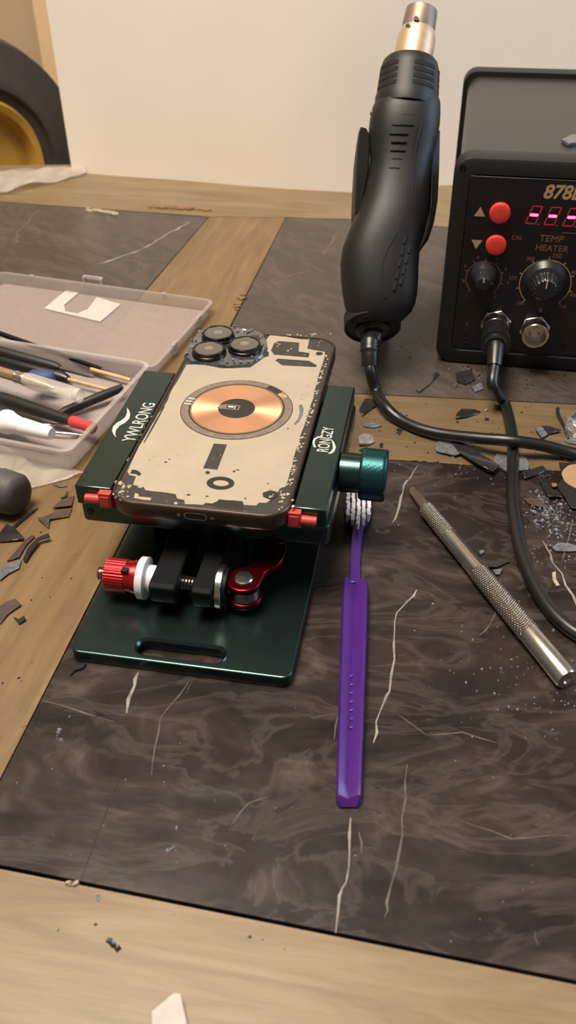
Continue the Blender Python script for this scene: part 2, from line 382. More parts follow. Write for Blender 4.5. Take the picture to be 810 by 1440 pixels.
def chips(name, pts, mat, lo, hi, n):
    b = MB()
    for i in range(n):
        t = random.random() * (len(pts) - 1); k = int(t); a = Vector(pts[k]).lerp(Vector(pts[min(k + 1, len(pts) - 1)]), t - k)
        p = at(a.x, a.y); r = random.uniform(lo, hi); m = random.randint(4, 6); a0 = random.random() * 6
        b.prism([(p.x + r * random.uniform(.6, 1.4) * cos(a0 + 2 * pi * j / m), p.y + .6 * r * random.uniform(.6, 1.3) * sin(a0 + 2 * pi * j / m)) for j in range(m)], -.001, random.uniform(.0004, .0014))
    return b.build(name, mat, T, world=True, smooth=20)
chips('broken_edge', [(205, 292), (250, 293), (292, 296)], 'chip', .002, .005, 26)
chips('broken_edge', [(110, 290), (135, 297), (165, 301), (150, 304)], 'chipw', .003, .006, 9)
chips('broken_edge', [(331, 440), (338, 424), (343, 415)], 'chip', .0015, .003, 8)
chips('broken_edge', [(95, 1243), (108, 1244)], 'chipw', .0008, .0016, 7)
chips('broken_edge', [(560, 648), (610, 650), (660, 655)], 'chip', .0006, .0012, 14)

# ================================================================== PHONE STAND
ST = empty('phone_repair_clamp', 'dark green metal clamp stand gripping the opened phone', 'clamp', S0, -YAW)
k = .001
plate2d('base_plate', [mm(rrect(0, -.5, 93.5, 126, 4)), mm(rrect(27.3, 2.8, 64.5, 11.5, 4.2))], .0002, .006, 'teal', ST, bevel=.0008)
sl = MB(k)
for sgn in (0,):
    P = rrect(26.2, 1.7, 65.6, 12.6, 5.2); Q = rrect(27.6, 3.1, 64.2, 11.2, 4.0)
    sl.rings([[Vector((x, y, 6.0)) for x, y in P], [Vector((x, y, 6.35)) for x, y in rrect(26.6, 2.1, 65.2, 12.2, 4.9)], [Vector((x, y, 5.2)) for x, y in Q]], cap=False)
sl.build('slot_rim', 'teal', ST)
# carriage under the phone
cr = rrect(-10.8, 55.6, 100.6, 158, 3)
plate2d('carriage', [mm(cr)], .030, .0398, 'teal', ST, bevel=.0006)
for u in (-6.2, 97):
    b = MB(k); b.cyl((u, 55.3, 35.5), (u, 56.4, 35.5), 1.7, 20); b.build('screw_hole', 'slot', ST)
def jaw(u0, u1):
    b = MB(k); b.box((u0, 54.6, 40), (u1, 157.6, 50)); j = b.build('jaw', 'teal', ST, bevel=.0007, seg=2)
    return j
jl = jaw(-11.2, 5.6); jr = jaw(85.4, 99.6)
up90 = Matrix.Rotation(pi / 2, 4, 'Z')
def jawmark(body, c, size, jaw_, sx):
    return text('lettering', body, size, Matrix.Translation((c[0] * k, c[1] * k, .05008)) @ up90, 'print', jaw_, bold=.00004, sx=sx)
pa = st(175, 618, 50); pb = st(204, 571, 50); 
jawmark('YWLRONG', (1.6, (pa[1] + pb[1]) / 2 + 1.0), .0088, jl, 0.78)
pa = st(452, 637, 50); pb = st(463, 600, 50); 
jawmark('RONGZY', (91.9, (pa[1] + pb[1]) / 2), .0076, jr, .66)
def swoosh(name, px, parent, z=.05006):
    b = MB(); b.prism([(st(x, y, 50)[0] * k, st(x, y, 50)[1] * k) for x, y in px], z - .00008, z + .00003); return b.build(name, 'print', parent)
# wave mark : traced outline (crop scale 5.0625, offset 100,500)
wv = [(398, 372), (415, 395), (421, 425), (412, 452), (385, 478), (345, 500), (320, 530), (314, 560), (322, 584), (302, 562), (291, 535), (300, 505), (325, 480), (358, 462), (385, 440), (398, 408)]
swoosh('wave_mark', [(100 + x / 5.0625, 500 + y / 5.0625) for x, y in wv], jl)
sw1 = [(212, 425), (196, 425), (187, 395), (195, 368), (225, 352), (256, 352), (250, 360), (225, 362), (206, 375), (202, 400)]
sw2 = [(312, 368), (335, 395), (345, 425), (335, 452), (312, 468), (290, 466), (310, 455), (325, 432), (322, 402)]
for s_ in (sw1, sw2): swoosh('swoosh_mark', [(400 + x / 4.765, 540 + y / 4.765) for x, y in s_], jr)
# red corner claws
for s_, u in ((1, 3.2), (-1, 86.3)):
    b = MB(k); b.box((u - 2.8, 51.4, 41.6), (u + 2.8, 54.6, 49.4)); b.box((u - 2.1, 50.8, 43.0), (u + 2.1, 51.4, 48.0))
    b.cyl((u - s_ * 2.6, 53.0, 45.2), (u - s_ * 9.4, 53.0, 45.0), 2.0, 20); b.build('claw', 'redp', ST, bevel=.0005)
# side knob
b = MB(k); b.lathe((99.6, 98, 39.3), (1, 0, 0), [(0, 8.6), (.6, 9.2), (9.6, 9.2), (10, 8.8)], 48); kn = b.build('thumb_knob', 'teal', ST)
b = MB(k); R = []; n = 96
for i in range(13):
    t = i; rr = 11.9 if 0 < i < 12 else 11.2
    R.append([Vector((109.4 + t, 98 + (rr + (.35 if (j + i) % 3 == 0 else 0)) * cos(2 * pi * j / n), 39.3 + (rr + (.35 if (j + i) % 3 == 0 else 0)) * sin(2 * pi * j / n))) for j in range(n)])
b.rings(R); b.build('knurled_grip', 'tealk', kn, smooth=50)
# hinge arms, supports
for u0, u1 in ((28.2, 39.6), (46.8, 55.4)):
    b = MB(k); prof = [(25, 16), (26.5, 13.4), (40, 11.5), (52, 11.5), (60, 14), (116, 22), (116, 30), (70, 26), (45, 24), (27, 24), (25, 22.5)]
    vs = [(u0, y, z) for y, z in prof] + [(u1, y, z) for y, z in prof]; n = len(prof)
    b.add(vs, [tuple(range(n)), tuple(range(n, 2 * n))[::-1]] + [(i, (i + 1) % n, n + (i + 1) % n, n + i) for i in range(n)]); b.build('hinge_arm', 'black', ST, bevel=.0006)
for u in (18.2, 61.5):
    b = MB(k); b.box((u - .9, 66, 6), (u + .9, 118, 30)); b.build('support_plate', 'teal', ST, bevel=.0003)
ZA, WA = 16.4, 37.0
def thread(b, u0, u1, r, p=1.3):
    R = []; n = int((u1 - u0) / (p / 4)); 
    prof = [(i * (u1 - u0) / n, r - (.45 if i % 4 in (0,) else .0 if i % 4 == 2 else .2)) for i in range(n + 1)]
    b.lathe((u0, WA, ZA), (1, 0, 0), prof, 20)
b = MB(k); thread(b, 1.2, 62, 3.1); b.build('threaded_rod', 'steel', ST, smooth=60)
b = MB(k); b.lathe((5.2, WA, ZA), (1, 0, 0), [(0, 6.4), (.5, 7.3), (9, 7.3), (9.4, 7.3)], 144, wob=lambda a, t: 1 + .013 * (1 if (round(a / (2 * pi) * 144) % 4) < 2 else -1))
b.lathe((14.5, WA, ZA), (1, 0, 0), [(0, 7.0), (2.8, 7.0), (3.2, 7.5), (5.2, 7.5), (5.6, 6.8)], 40)
nut = b.build('knurled_nut', 'red', ST, smooth=30)
b = MB(k); b.box((13.9, 32.0, 22.4), (16.8, 34.6, 23.9)); b.build('nut_slot', 'slot', nut)
b = MB(k); b.lathe((20.2, WA, ZA), (1, 0, 0), [(0, 8.6), (.5, 9.4), (3.4, 9.4), (3.8, 8.8)], 48); b.lathe((24, WA, ZA), (1, 0, 0), [(0, 6.2), (4.4, 6.0)], 40); b.build('nylon_collar', 'nylon', ST)
b = MB(k); b.lathe((55.5, WA, ZA), (1, 0, 0), [(0, 9.3), (.4, 9.9), (2.6, 9.9), (3, 9.3)], 48); b.build('washer', 'steel', ST)
b = MB(k); b.lathe((58.6, WA, ZA), (1, 0, 0), [(0, 8.6), (1.4, 8.6)], 48); b.build('washer', 'black', ST)
LV = (66.6, 38.0)
b = MB(k); b.lathe((LV[0], LV[1], 9.6), (0, 0, 1), [(0, 6.0), (.3, 6.6), (9.7, 6.6), (10, 6)], 48); b.build('cam_barrel', 'steel', ST)
# red lever : two discs and a curved handle
b = MB(k)
def leverplate(z0, z1):
    P = [(LV[0] + 7.6 * cos(radians(a)), LV[1] + 7.6 * sin(radians(a))) for a in range(95, 345, 8)]
    P += [st(x, y, 22) for x, y in ((369, 812), (372, 804), (380, 799), (391, 795), (399, 784), (404, 768), (399, 763), (386, 767), (375, 772), (362, 785), (350, 794))]
    return P
b.prism([(LV[0] + 7.6 * cos(2 * pi * i / 48), LV[1] + 7.6 * sin(2 * pi * i / 48)) for i in range(48)], 9.8, 12.6)
P = leverplate(0, 0)
n = len(P)
def lift(x, y): 
    d = max(0, hypot(x - LV[0], y - LV[1]) - 7.6); return d * .04
b.add([(x, y, 18.2 + lift(x, y)) for x, y in P] + [(x, y, 21.6 + lift(x, y) * 1.2) for x, y in P], [tuple(range(n))[::-1], tuple(range(n, 2 * n))] + [(i, (i + 1) % n, n + (i + 1) % n, n + i) for i in range(n)])
lv = b.build('cam_lever', 'redl', ST, bevel=.0007, seg=3)
b = MB(k); b.lathe((LV[0], LV[1], 21.5), (0, 0, 1), [(0, 4.1), (.8, 4.1), (1.2, 3.6), (1.4, 0.5)], 40); b.build('cam_pin', 'steel', lv)

# ================================================================== PHONE
PW0, PW1, PL0, PL1 = 6.5, 84.7, 44.6, 205.3
PC = Vector((S0.x, S0.y, .0438))
PH = empty('smartphone', 'smartphone with its back glass removed, copper charging coil showing, clamped in the stand', 'phone', PC, -YAW)
zt = 51.7 - 43.8
def ph(x, y, z=51.7): return tuple(v * k for v in st(x, y, z))
out = rrect(PW0, PL0, PW1, PL1, 11.5, 12)
b = MB(k); ins = lambda d: rrect(PW0 + d, PL0 + d, PW1 - d, PL1 - d, 11.5 - d, 12)
b.rings([[Vector((x, y, z)) for x, y in ins(d)] for d, z in ((1.2, 0), (.3, .35), (0, 1.2), (0, zt - 1.2), (.2, zt - .5), (.6, zt - .12), (1.0, zt), (1.5, zt - .15), (1.6, zt - .7))], cap=True)
fr = b.build('phone_frame', 'graph', PH, smooth=25)
b = MB(k); b.prism(rrect(PW0 + 1.65, PL0 + 1.65, PW1 - 1.65, PL1 - 1.65, 9.8, 10), zt - 2, zt - .55); b.build('mid_plate', 'pin', PH)
O = [(262, 512), (243, 545), (236, 562), (222, 582), (203, 615), (190, 638), (184, 651), (179, 662), (182, 667), (191, 669), (187, 681), (202, 684), (204, 688), (247, 694), (249, 700), (259, 702), (260, 708), (285, 709), (289, 706), (298, 707), (305, 704), (308, 701), (341, 704), (343, 709), (360, 710), (364, 706), (375, 706), (380, 702), (370, 698), (369, 692), (378, 689), (392, 690), (393, 685), (401, 684), (405, 674), (408, 662), (411, 655), (412, 646), (416, 632), (420, 625), (422, 612), (427, 600), (430, 590), (433, 584), (437, 568), (441, 558), (442, 548), (446, 538), (447, 530), (452, 515), (456, 503), (457, 494), (447, 492.5), (432, 489.5), (435, 477), (421, 476), (404, 473), (380, 470), (374, 478), (377, 490), (370, 503), (352, 516), (310, 517), (285, 512)]
def jag(P, a):
    Q = []
    for i, p in enumerate(P):
        q = P[(i + 1) % len(P)]; Q.append(p); L = hypot(p[0] - q[0], p[1] - q[1])
        for j in range(1, int(L / 9)):
            t = j / int(L / 9); Q.append((p[0] + (q[0] - p[0]) * t + random.uniform(-a, a), p[1] + (q[1] - p[1]) * t + random.uniform(-a, a) * .5))
    return Q
random.seed(5)
holes = [[(381, 492), (385.4, 481.8), (392, 478.7), (421, 481), (420, 493.4), (435.5, 495.6), (434, 502), (385.4, 498)],
 [(387, 506), (390.6, 503.4), (434.7, 506.5), (446, 513), (444, 515.5), (396.7, 513)],
 [(300.6, 622.8), (319.4, 624.2), (305.6, 659.8), (285.4, 657.8)], ell(292, 663.7, 3.3, 2.4, 16)]
spots = [[(183, 665), (185.5, 659.5), (191.5, 660), (196, 662.5), (199, 666), (195, 668.5), (191.5, 666)], ell(449, 496.5, 5, 2.6, 16), ell(381, 695, 9, 6, 20),
 ell(233, 649, 2.4, 1, 8), ell(238, 645, 1.5, .8, 8), ell(265, 695, 3, 1.2, 8), ell(345, 700.2, 1.6, 1, 8), ell(377, 679, 1.3, 1, 8), ell(291, 697, 2.6, 1, 8), ell(329, 662, 1.8, 1.6, 8), ell(334, 660, 3, .8, 8), ell(405, 602, .9, 1.6, 8),
 [(230.5, 570), (232, 570.5), (219.5, 594), (203, 622), (201.6, 621.6), (217, 593)], [(373, 492), (378, 494), (378, 500), (370, 502)]]
def U(P): return [ph(*p) for p in P]
def pl(name, outs, z0, z1, mat, par=PH): return plate2d(name, outs, (z0) * k, (z1) * k, mat, par)
bp = pl('shield_plate', [U(jag(O, .9))] + [U(h) for h in holes], zt - .55, zt - .35, 'plate')
for P in spots: pl('dark_patch', [U(P)], zt - .36, zt - .32, 'dark')
# ring shaped label near the bottom, bits of plate at the speaker
rc = ph(310, 678.5); pl('ring_mark', [ell(rc[0], rc[1], .0061, .0048, 28), ell(rc[0] + .0002, rc[1], .0034, .0021, 20)], zt - .35, zt - .31, 'dark')
for P in ([(188, 699), (190, 692), (195, 694), (194, 697), (213, 699), (211, 702.5), (201, 701.5)], [(193, 684), (196, 681), (201, 682), (199, 685.5)], ell(247, 706.5, 2.6, 1.8, 12)):
    pl('shield_fragment', [U(P)], zt - .55, zt - .4, 'plate')
# black parts showing in the bottom corner
pl('speaker_cover', [U([(191, 671), (187, 682), (202, 685), (247, 694.5), (249, 701), (259, 704), (258, 709), (182, 699), (183, 690), (187, 682)])], zt - .58, zt - .5, 'dark')
pl('speaker_cover', [U([(307, 702), (341, 704.5), (343, 716), (308, 712), (290, 708)])], zt - .58, zt - .5, 'dark')
CX, CY = 45.4 * k, 125.6 * k
def disc(name, r0, r1, z0, z1, mat, par, seg=96):
    b = MB(k)
    c = (CX / k, CY / k)
    if r0 == 0: b.lathe((c[0], c[1], z0), (0, 0, 1), [(0, r1), (z1 - z0, r1)], seg)
    else:
        prof = [(z0, r0), (z1, r0), (z1, r1), (z0, r1), (z0, r0)]
        b.rings([[Vector((c[0] + r * cos(a), c[1] + r * sin(a), z)) for a in [2 * pi * i / seg for i in range(seg)]] for z, r in prof], cap=False)
    return b.build(name, mat, par, smooth=30)
coil = empty('charging_coil', loc=(0, 0, 0)); coil.parent = PH
disc('coil_backing', 0, 27.4, zt - .36, zt - .30, 'dark', coil)
disc('magnet_ring', 23.4, 27.0, zt - .36, zt - .22, 'ring', coil)
b = MB(k); seg = 128
b.rings([[Vector((r * cos(a), r * sin(a), z)) for a in [2 * pi * i / seg for i in range(seg)]] for z, r in ((0, 9), (.12, 9), (.12, 21.9), (0, 21.9), (0, 9))], cap=False)
cw = b.build('copper_winding', 'copper', coil, smooth=30); cw.location = (CX, CY, (zt - .3) * k)
disc('inner_trim', 22.2, 22.55, zt - .3, zt - .18, 'gold2', coil)
disc('centre_film', 0, 9.0, zt - .3, zt - .2, 'dark', coil)
def seg_ring(name, r0, r1, a0, a1, z, mat):
    P = [(CX + r1 * k * cos(radians(a0 + (a1 - a0) * i / 12)), CY + r1 * k * sin(radians(a0 + (a1 - a0) * i / 12))) for i in range(13)] + [(CX + r0 * k * cos(radians(a1 - (a1 - a0) * i / 12)), CY + r0 * k * sin(radians(a1 - (a1 - a0) * i / 12))) for i in range(13)]
    return pl(name, [P], z, z + .03, mat, coil)
seg_ring('ring_patch', 23.6, 26.8, 44, 64, zt - .22, 'dark'); seg_ring('ring_patch', 23.7, 26.6, 32, 43, zt - .22, 'copper')
for a in (166, 172, 178): seg_ring('ring_mark', 22.8, 26.6, a, a + 2.2, zt - .22, 'print')
cm = lambda P: [(CX + x * k, CY + y * k) for x, y in P]
pl('coil_tab', [cm([(-9.5, -1.6), (.9, -1.6), (1.3, -1.2), (1.3, 2.4), (.9, 2.8), (-6, 2.8), (-9, 1.5)]), cm([(-5, -.9), (.6, -.9), (.6, 2.1), (-5, 2.1)])], zt - .2, zt - .13, 'ring', coil)
pl('coil_contact', [cm([(-4.4, .1), (-1.6, .1), (-1.6, 1.6), (-4.4, 1.6)])], zt - .2, zt - .12, 'print', coil)
pl('coil_contact', [cm([(-1.2, -.9), (-.7, -.9), (-.7, 2.1), (-1.2, 2.1)])], zt - .2, zt - .13, 'stick', coil)
# curved grey glue mark, stains and glue crumbs along the right edge
gm = [(420, 569), (425, 567.5), (427, 574), (426, 583), (421, 592), (415, 597), (413, 595), (419, 588), (421.5, 579)]
pl('adhesive_residue', [U(gm)], zt - .35, zt - .31, 'shardg')
b = MB(k); random.seed(3)
def flake(b, x, y, r, z, h):
    c = st(x, y, 51.7); m = random.randint(4, 7); a0 = random.random() * 6
    b.prism([(c[0] + r * random.uniform(.5, 1.3) * cos(a0 + 2 * pi * j / m), c[1] + r * random.uniform(.5, 1.6) * sin(a0 + 2 * pi * j / m)) for j in range(m)], z, z + h)
for i in range(90):
    t = random.random(); flake(b, 463 - t * 55 + random.uniform(-5, 2), 492 + t * 190, random.uniform(.3, .9), zt - .5, random.uniform(.15, .4))
for i in range(26): flake(b, random.uniform(160, 182), random.uniform(676, 704), random.uniform(.3, 1.0), zt - .55, random.uniform(.1, .4))
for i in range(24): flake(b, random.uniform(378, 412), random.uniform(684, 716), random.uniform(.3, .9), zt - .55, random.uniform(.1, .4))
for i in range(34): flake(b, 380 + random.random() * 85, 468 + random.random() * 22 * (i % 3 == 0) + random.uniform(0, 6), random.uniform(.3, .8), zt - .55, random.uniform(.1, .4))
for i in range(20): t = random.random(); flake(b, 255 - t * 85 + random.uniform(-2, 4), 510 + t * 150, random.uniform(.2, .5), zt - .5, random.uniform(.1, .3))
for x, y, r in ((212, 645, 1.0), (218, 641, .8), (250, 638, .8), (223, 654, .4), (428, 555, 1.3), (433, 552, 1.0), (424, 560, .8), (432, 542, .6), (408, 530, .5), (394, 525, .5)): flake(b, x, y, r, zt - .36, .1)
b.build('adhesive_residue', 'glue', PH, smooth=20)['kind'] = 'stuff'
# camera island
isl = [(258, 500), (268, 480), (279, 466), (296, 459.5), (330, 460), (366, 466), (375, 474), (377, 487), (371, 500), (354, 514), (320, 517), (290, 513), (268, 511)]
IS = empty('camera_island'); IS.parent = PH
random.seed(8)
b = MB(k); P = [st(x, y, 51.7) for x, y in jag(isl, 1.5)]
cx = sum(p[0] for p in P) / len(P); cy = sum(p[1] for p in P) / len(P)
b.rings([[Vector((x, y, zt - .6)) for x, y in P], [Vector((cx + (x - cx) * .96, cy + (y - cy) * .96, zt + .5 + random.uniform(-.3, .3))) for x, y in P], [Vector((cx + (x - cx) * .8, cy + (y - cy) * .8, zt + .9 + random.uniform(-.25, .25))) for x, y in P]])
b.build('broken_glass_surround', 'shatter', IS, smooth=15)
b = MB(k)
for i in range(70):
    p = random.choice(P); u_ = random.uniform(.7, .97); q = (cx + (p[0] - cx) * u_, cy + (p[1] - cy) * u_); m = 3; a0 = random.random() * 6; r = random.uniform(.5, 1.6); z = zt + .5
    b.add([(q[0] + r * cos(a0 + 2.1 * j), q[1] + r * sin(a0 + 2.1 * j), z + random.uniform(0, 1.2)) for j in range(3)] + [(q[0], q[1], z - .4)], [(0, 1, 2), (0, 1, 3), (1, 2, 3), (2, 0, 3)])
b.build('glass_splinters', 'crumb', IS, smooth=5)['kind'] = 'stuff'
for u, w_ in ((19.9, 194.2), (19.3, 175.6), (37.0, 183.8)):
    b = MB(k); b.lathe((u, w_, zt - .4), (0, 0, 1), [(0, 9.2), (2.4, 9.2), (2.9, 8.8), (3.0, 8.6), (3.2, 8.6), (4.4, 8.5), (4.8, 8.1), (4.7, 7.4), (4.4, 7.2)], 64); ln = b.build('lens_ring', 'lensr', IS)
    b = MB(k); b.lathe((u, w_, zt + 3.7), (0, 0, 1), [(0, 7.3), (.35, 7.3), (.5, 5), (.55, 3.4)], 64); b.build('lens_glass', 'lens', ln)
    b = MB(k); b.lathe((u, w_, zt + 4.24), (0, 0, 1), [(0, 2.4), (.03, 2.3)], 40); b.build('lens_core', 'lensi', ln)
b = MB(k); b.lathe((39.5, 197, zt - .2), (0, 0, 1), [(0, 3.2), (1.3, 3.2), (1.4, 2.8)], 32); b.build('flash', 'pin', IS)
# bottom edge: port, holes, screws
b = MB(k); P = rrect(-4.5, -1.6, 4.5, 1.6, 1.5, 6)
def ring_y(P, y, sc=1, u0=45.6, z0=zt / 2): return [Vector((u0 + p[0] * sc, y, z0 + p[1] * sc)) for p in P]
b.rings([ring_y(P, PL0 - .12, 1.12), ring_y(P, PL0 - .16, 1.0), ring_y(P, PL0 + .05, .98)], cap=False); b.build('port_rim', 'alum', PH)
b = MB(k); b.rings([ring_y(P, PL0 - .03, .99), ring_y(P, PL0 - .02, .9)]); b.build('charging_port', 'slot', PH)
for u in [22.5 + 2.3 * i for i in range(6)] + [57.2 + 2.3 * i for i in range(5)]:
    b = MB(k); b.cyl((u, PL0 - .04, zt / 2), (u, PL0 + .1, zt / 2), .75, 14); b.build('speaker_hole', 'slot', PH)
for u in (38.3, 52.9):
    b = MB(k); b.cyl((u, PL0 - .06, zt / 2), (u, PL0 + .1, zt / 2), .8, 16); b.build('screw', 'alum', PH)

# ================================================================== HOT AIR STATION
ys = radians(10.7); BS = at(611, 509, 0)
SN = empty('soldering_station', 'black hot air rework station with red digits, standing at the right edge', 'soldering station', BS, -ys)
sn = Vector((sin(ys), cos(ys), 0)); sa = Vector((cos(ys), -sin(ys), 0))
def fl(x, y, off=0.0):
    q = vat(x, y, BS - sn * (off * k), sn) - BS; return (q.dot(sa) * 1000, q.z * 1000)
WID, HT, DEP = 148, 128, 222
def sect(y, d, r): return [Vector((x, y, z)) for x, z in rrect(d, d + (0 if d < .1 else .6), WID - d, HT - d, r, 8)]
b = MB(k); b.rings([sect(14, 3.5, 9), sect(DEP - 10, 3.5, 9)]); b.build('case', 'case', SN, smooth=40)
b = MB(k); b.rings([sect(17, 1.6, 9), sect(15.5, .3, 9.6), sect(13, 0, 10), sect(3, 0, 10), sect(.8, .7, 10), sect(0, 2.6, 9), sect(0, 9, 5), sect(.9, 9.8, 5)], cap=True); fb = b.build('front_bezel', 'bezel', SN, smooth=28)
b = MB(k); b.rings([sect(DEP - 14, 0, 10), sect(DEP - 13, -.3, 10), sect(DEP, -.3, 10), sect(DEP + 2, 2, 9)]); b.build('rear_bezel', 'bezel', SN, smooth=28)
b = MB(k); b.box((9.6, -.2, 12), (WID - 9.6, 1, HT - 10)); fp = b.build('control_panel', 'face', SN, bevel=.0002)
for x in (12, WID - 18):
    for y in (20, DEP - 30):
        b = MB(k); b.cyl((x, y, 0.0), (x, y, 1.4), 5, 20); b.build('foot', 'rubber', SN)
RX = Matrix.Rotation(pi / 2, 4, 'X')
def ft(body, px, size, mat, off=.25, **kw):
    x, z = fl(*px); return text('lettering', body, size * k, Matrix.Translation((x * k, -off * k, z * k)) @ RX, mat, fp, ext=.00003, **kw)
def pdisc(name, c, r, y0, y1, mat, par, seg=32, prof=None):
    b = MB(k); b.lathe((c[0], y0, c[1]), (0, -1, 0), prof or [(0, r), (y0 - y1, r)], seg); return b.build(name, mat, par)
for px in ((651, 236), (655, 472), (792, 486)):
    c = fl(*px)
    b = MB(k); yy = -.05 if px[0] == 651 else -.2
    b.lathe((c[0], yy + .05, c[1]), (0, -1, 0), [(0, 1.9), (.25, 1.9), (.3, 1.3), (.1, 1.2), (.1, .1)], 24); b.build('screw', 'alum' if 0 else 'lensr', fb)
for px in ((703, 300), (697.5, 345)):
    c = fl(*px, 1.5); pdisc('button', c, 5.9, -.2, -3, 'btn', SN, 40, [(0, 5.9), (1.9, 5.9), (2.5, 5.5), (2.8, 4.6), (2.9, 2)])
def facepoly(name, P, mat, par=None, off=.22):
    b = MB(k); n = len(P); b.add([(x, -off, z) for x, z in P] + [(x, -off - .05, z) for x, z in P], [tuple(range(n)), tuple(range(n, 2 * n))[::-1]] + [(i, (i + 1) % n, n + (i + 1) % n, n + i) for i in range(n)]); return b.build(name, mat, par or fp)
t1 = fl(675, 298); facepoly('arrow_mark', [(t1[0] - 3.1, t1[1] - 2.5), (t1[0] + 3.1, t1[1] - 2.5), (t1[0], t1[1] + 3)], 'gold')
t1 = fl(670, 343); facepoly('arrow_mark', [(t1[0] - 3.1, t1[1] + 2.4), (t1[0] + 3.1, t1[1] + 2.4), (t1[0], t1[1] - 3)], 'gold')
ft('878D', (764, 270), 10.6, 'gold', shear=.2, bold=.0003, align='LEFT', sx=.96)
ft('TEMP', (775, 336), 5.4, 'goldd', shear=.1, sx=1.05); ft('HEATER', (775.5, 349.5), 5.2, 'goldd', shear=.1)
ft('350', (783.5, 360), 3.8, 'goldd'); ft('CAL', (727, 334.5), 3.4, 'goldd')
for s_, px in (('300', (746, 364)), ('200', (721, 391)), ('100', (731, 426)), ('400', (809, 383)), ('450', (807, 415)), ('480', (791, 431))): ft(s_, px, 3.2, 'goldd')
for s_, px in (('1', (656, 416)), ('2', (651, 395)), ('3', (654, 374)), ('4', (672, 362)), ('5', (698, 364)), ('6', (711, 378)), ('7', (714, 398)), ('8', (696, 417))): ft(s_, px, 2.8, 'goldd')
ft('0', (760, 436), 4, 'gold'); ft('I', (657, 456), 3.4, 'goldd')
b = MB(k); x0, z0 = fl(790, 327); b.box((x0, -.28, z0 - .15), (x0 + 30, -.2, z0 + .15)); b.build('printed_line', 'goldd', fp)
# display : slanted seven segment digits
ds = empty('display'); ds.parent = SN
b = MB(k); c0 = fl(751, 302); b.box((c0[0] - 5, -.3, c0[1] - 8), (c0[0] + 40, -.15, c0[1] + 8)); b.build('display_window', 'face', ds)
for i in range(4):
    cx, cz = c0[0] + 10.35 * i, c0[1] - .15 * i; sh = .26
    def q(x, z): return (cx + x + sh * z, cz + z)
    L, Hh, t = 2.5, 5.2, .55
    def bar(p, r): 
        (x0, z0), (x1, z1) = p
        return [q(x0, z0), q(x1, z0), q(x1, z1), q(x0, z1)]
    b = MB(k)
    for p in (((-L, Hh - t), (L, Hh + t * .2)), ((-L, -Hh - t * .2), (L, -Hh + t)), ((-L - t, .7), (-L + t * .2, Hh - .3)), ((L - t * .2, .7), (L + t, Hh - .3)), ((-L - t, -Hh + .3), (-L + t * .2, -.7)), ((L - t * .2, -Hh + .3), (L + t, -.7)), ((L + 1.5, -Hh - .4), (L + 2.3, -Hh + .4))):
        P = bar(p, 0); b.add([(x, -.3, z) for x, z in P] + [(x, -.36, z) for x, z in P], [(0, 1, 2, 3), (7, 6, 5, 4), (0, 4, 5, 1), (1, 5, 6, 2), (2, 6, 7, 3), (3, 7, 4, 0)])
    dg = b.build('digit', 'ledo', ds)
    b = MB(k); P = [q(-L, 0), q(-L + .6, .75), q(L - .6, .75), q(L, 0), q(L - .6, -.75), q(-L + .6, -.75)]; n = 6
    b.add([(x, -.3, z) for x, z in P] + [(x, -.42, z) for x, z in P], [tuple(range(n)), tuple(range(n, 2 * n))[::-1]] + [(i, (i + 1) % n, n + (i + 1) % n, n + i) for i in range(n)]); b.build('lit_bar', 'led', dg)
# dials
for px, rr, rk, big in (((680, 391), 10.4, 8.0, 0), ((766.5, 399), 14.8, 12.6, 1)):
    c = fl(*px); b = MB(k)
    A = [radians(-48 + 276 * i / 60) for i in range(61)]
    for i in range(60):
        a0, a1 = A[i], A[i + 1]
        P = [(c[0] + r * cos(a), c[1] + r * sin(a)) for r, a in ((rr - .22, a0), (rr + .22, a0), (rr + .22, a1), (rr - .22, a1))]
        b.add([(x, -.26, z) for x, z in P], [(0, 1, 2, 3)])
    for i in range(9):
        a = radians(-48 + 276 * i / 8); d = Vector((cos(a), 0, sin(a))); s2 = Vector((-sin(a), 0, cos(a))) * .25; cc = Vector((c[0], -.26, c[1]))
        b.add([cc + d * rr - s2, cc + d * (rr + 1.9) - s2, cc + d * (rr + 1.9) + s2, cc + d * rr + s2], [(0, 1, 2, 3)])
    b.build('dial_scale', 'gold' if big else 'goldd', fp)
    c = fl(px[0], px[1] - 1, 4)
    prof = [(0, rk), (1.5, rk), (5.5, rk * .8), (6.4, rk * .62), (13, rk * .52), (14, rk * .45)]
    b = MB(k); b.lathe((c[0], -.2, c[1]), (0, -1, 0), prof, 72, wob=lambda a, t: 1 + (.03 * (1 if int(round(a / (2 * pi) * 72)) % 4 < 2 else -1) if t > 6 else 0)); kb = b.build('knob', 'knob', SN, smooth=30)
    b = MB(k); b.box((c[0] - .4, -14.4, c[1] + 1), (c[0] + .4, -14.1, c[1] + rk * .45)); b.build('pointer', 'print', kb)
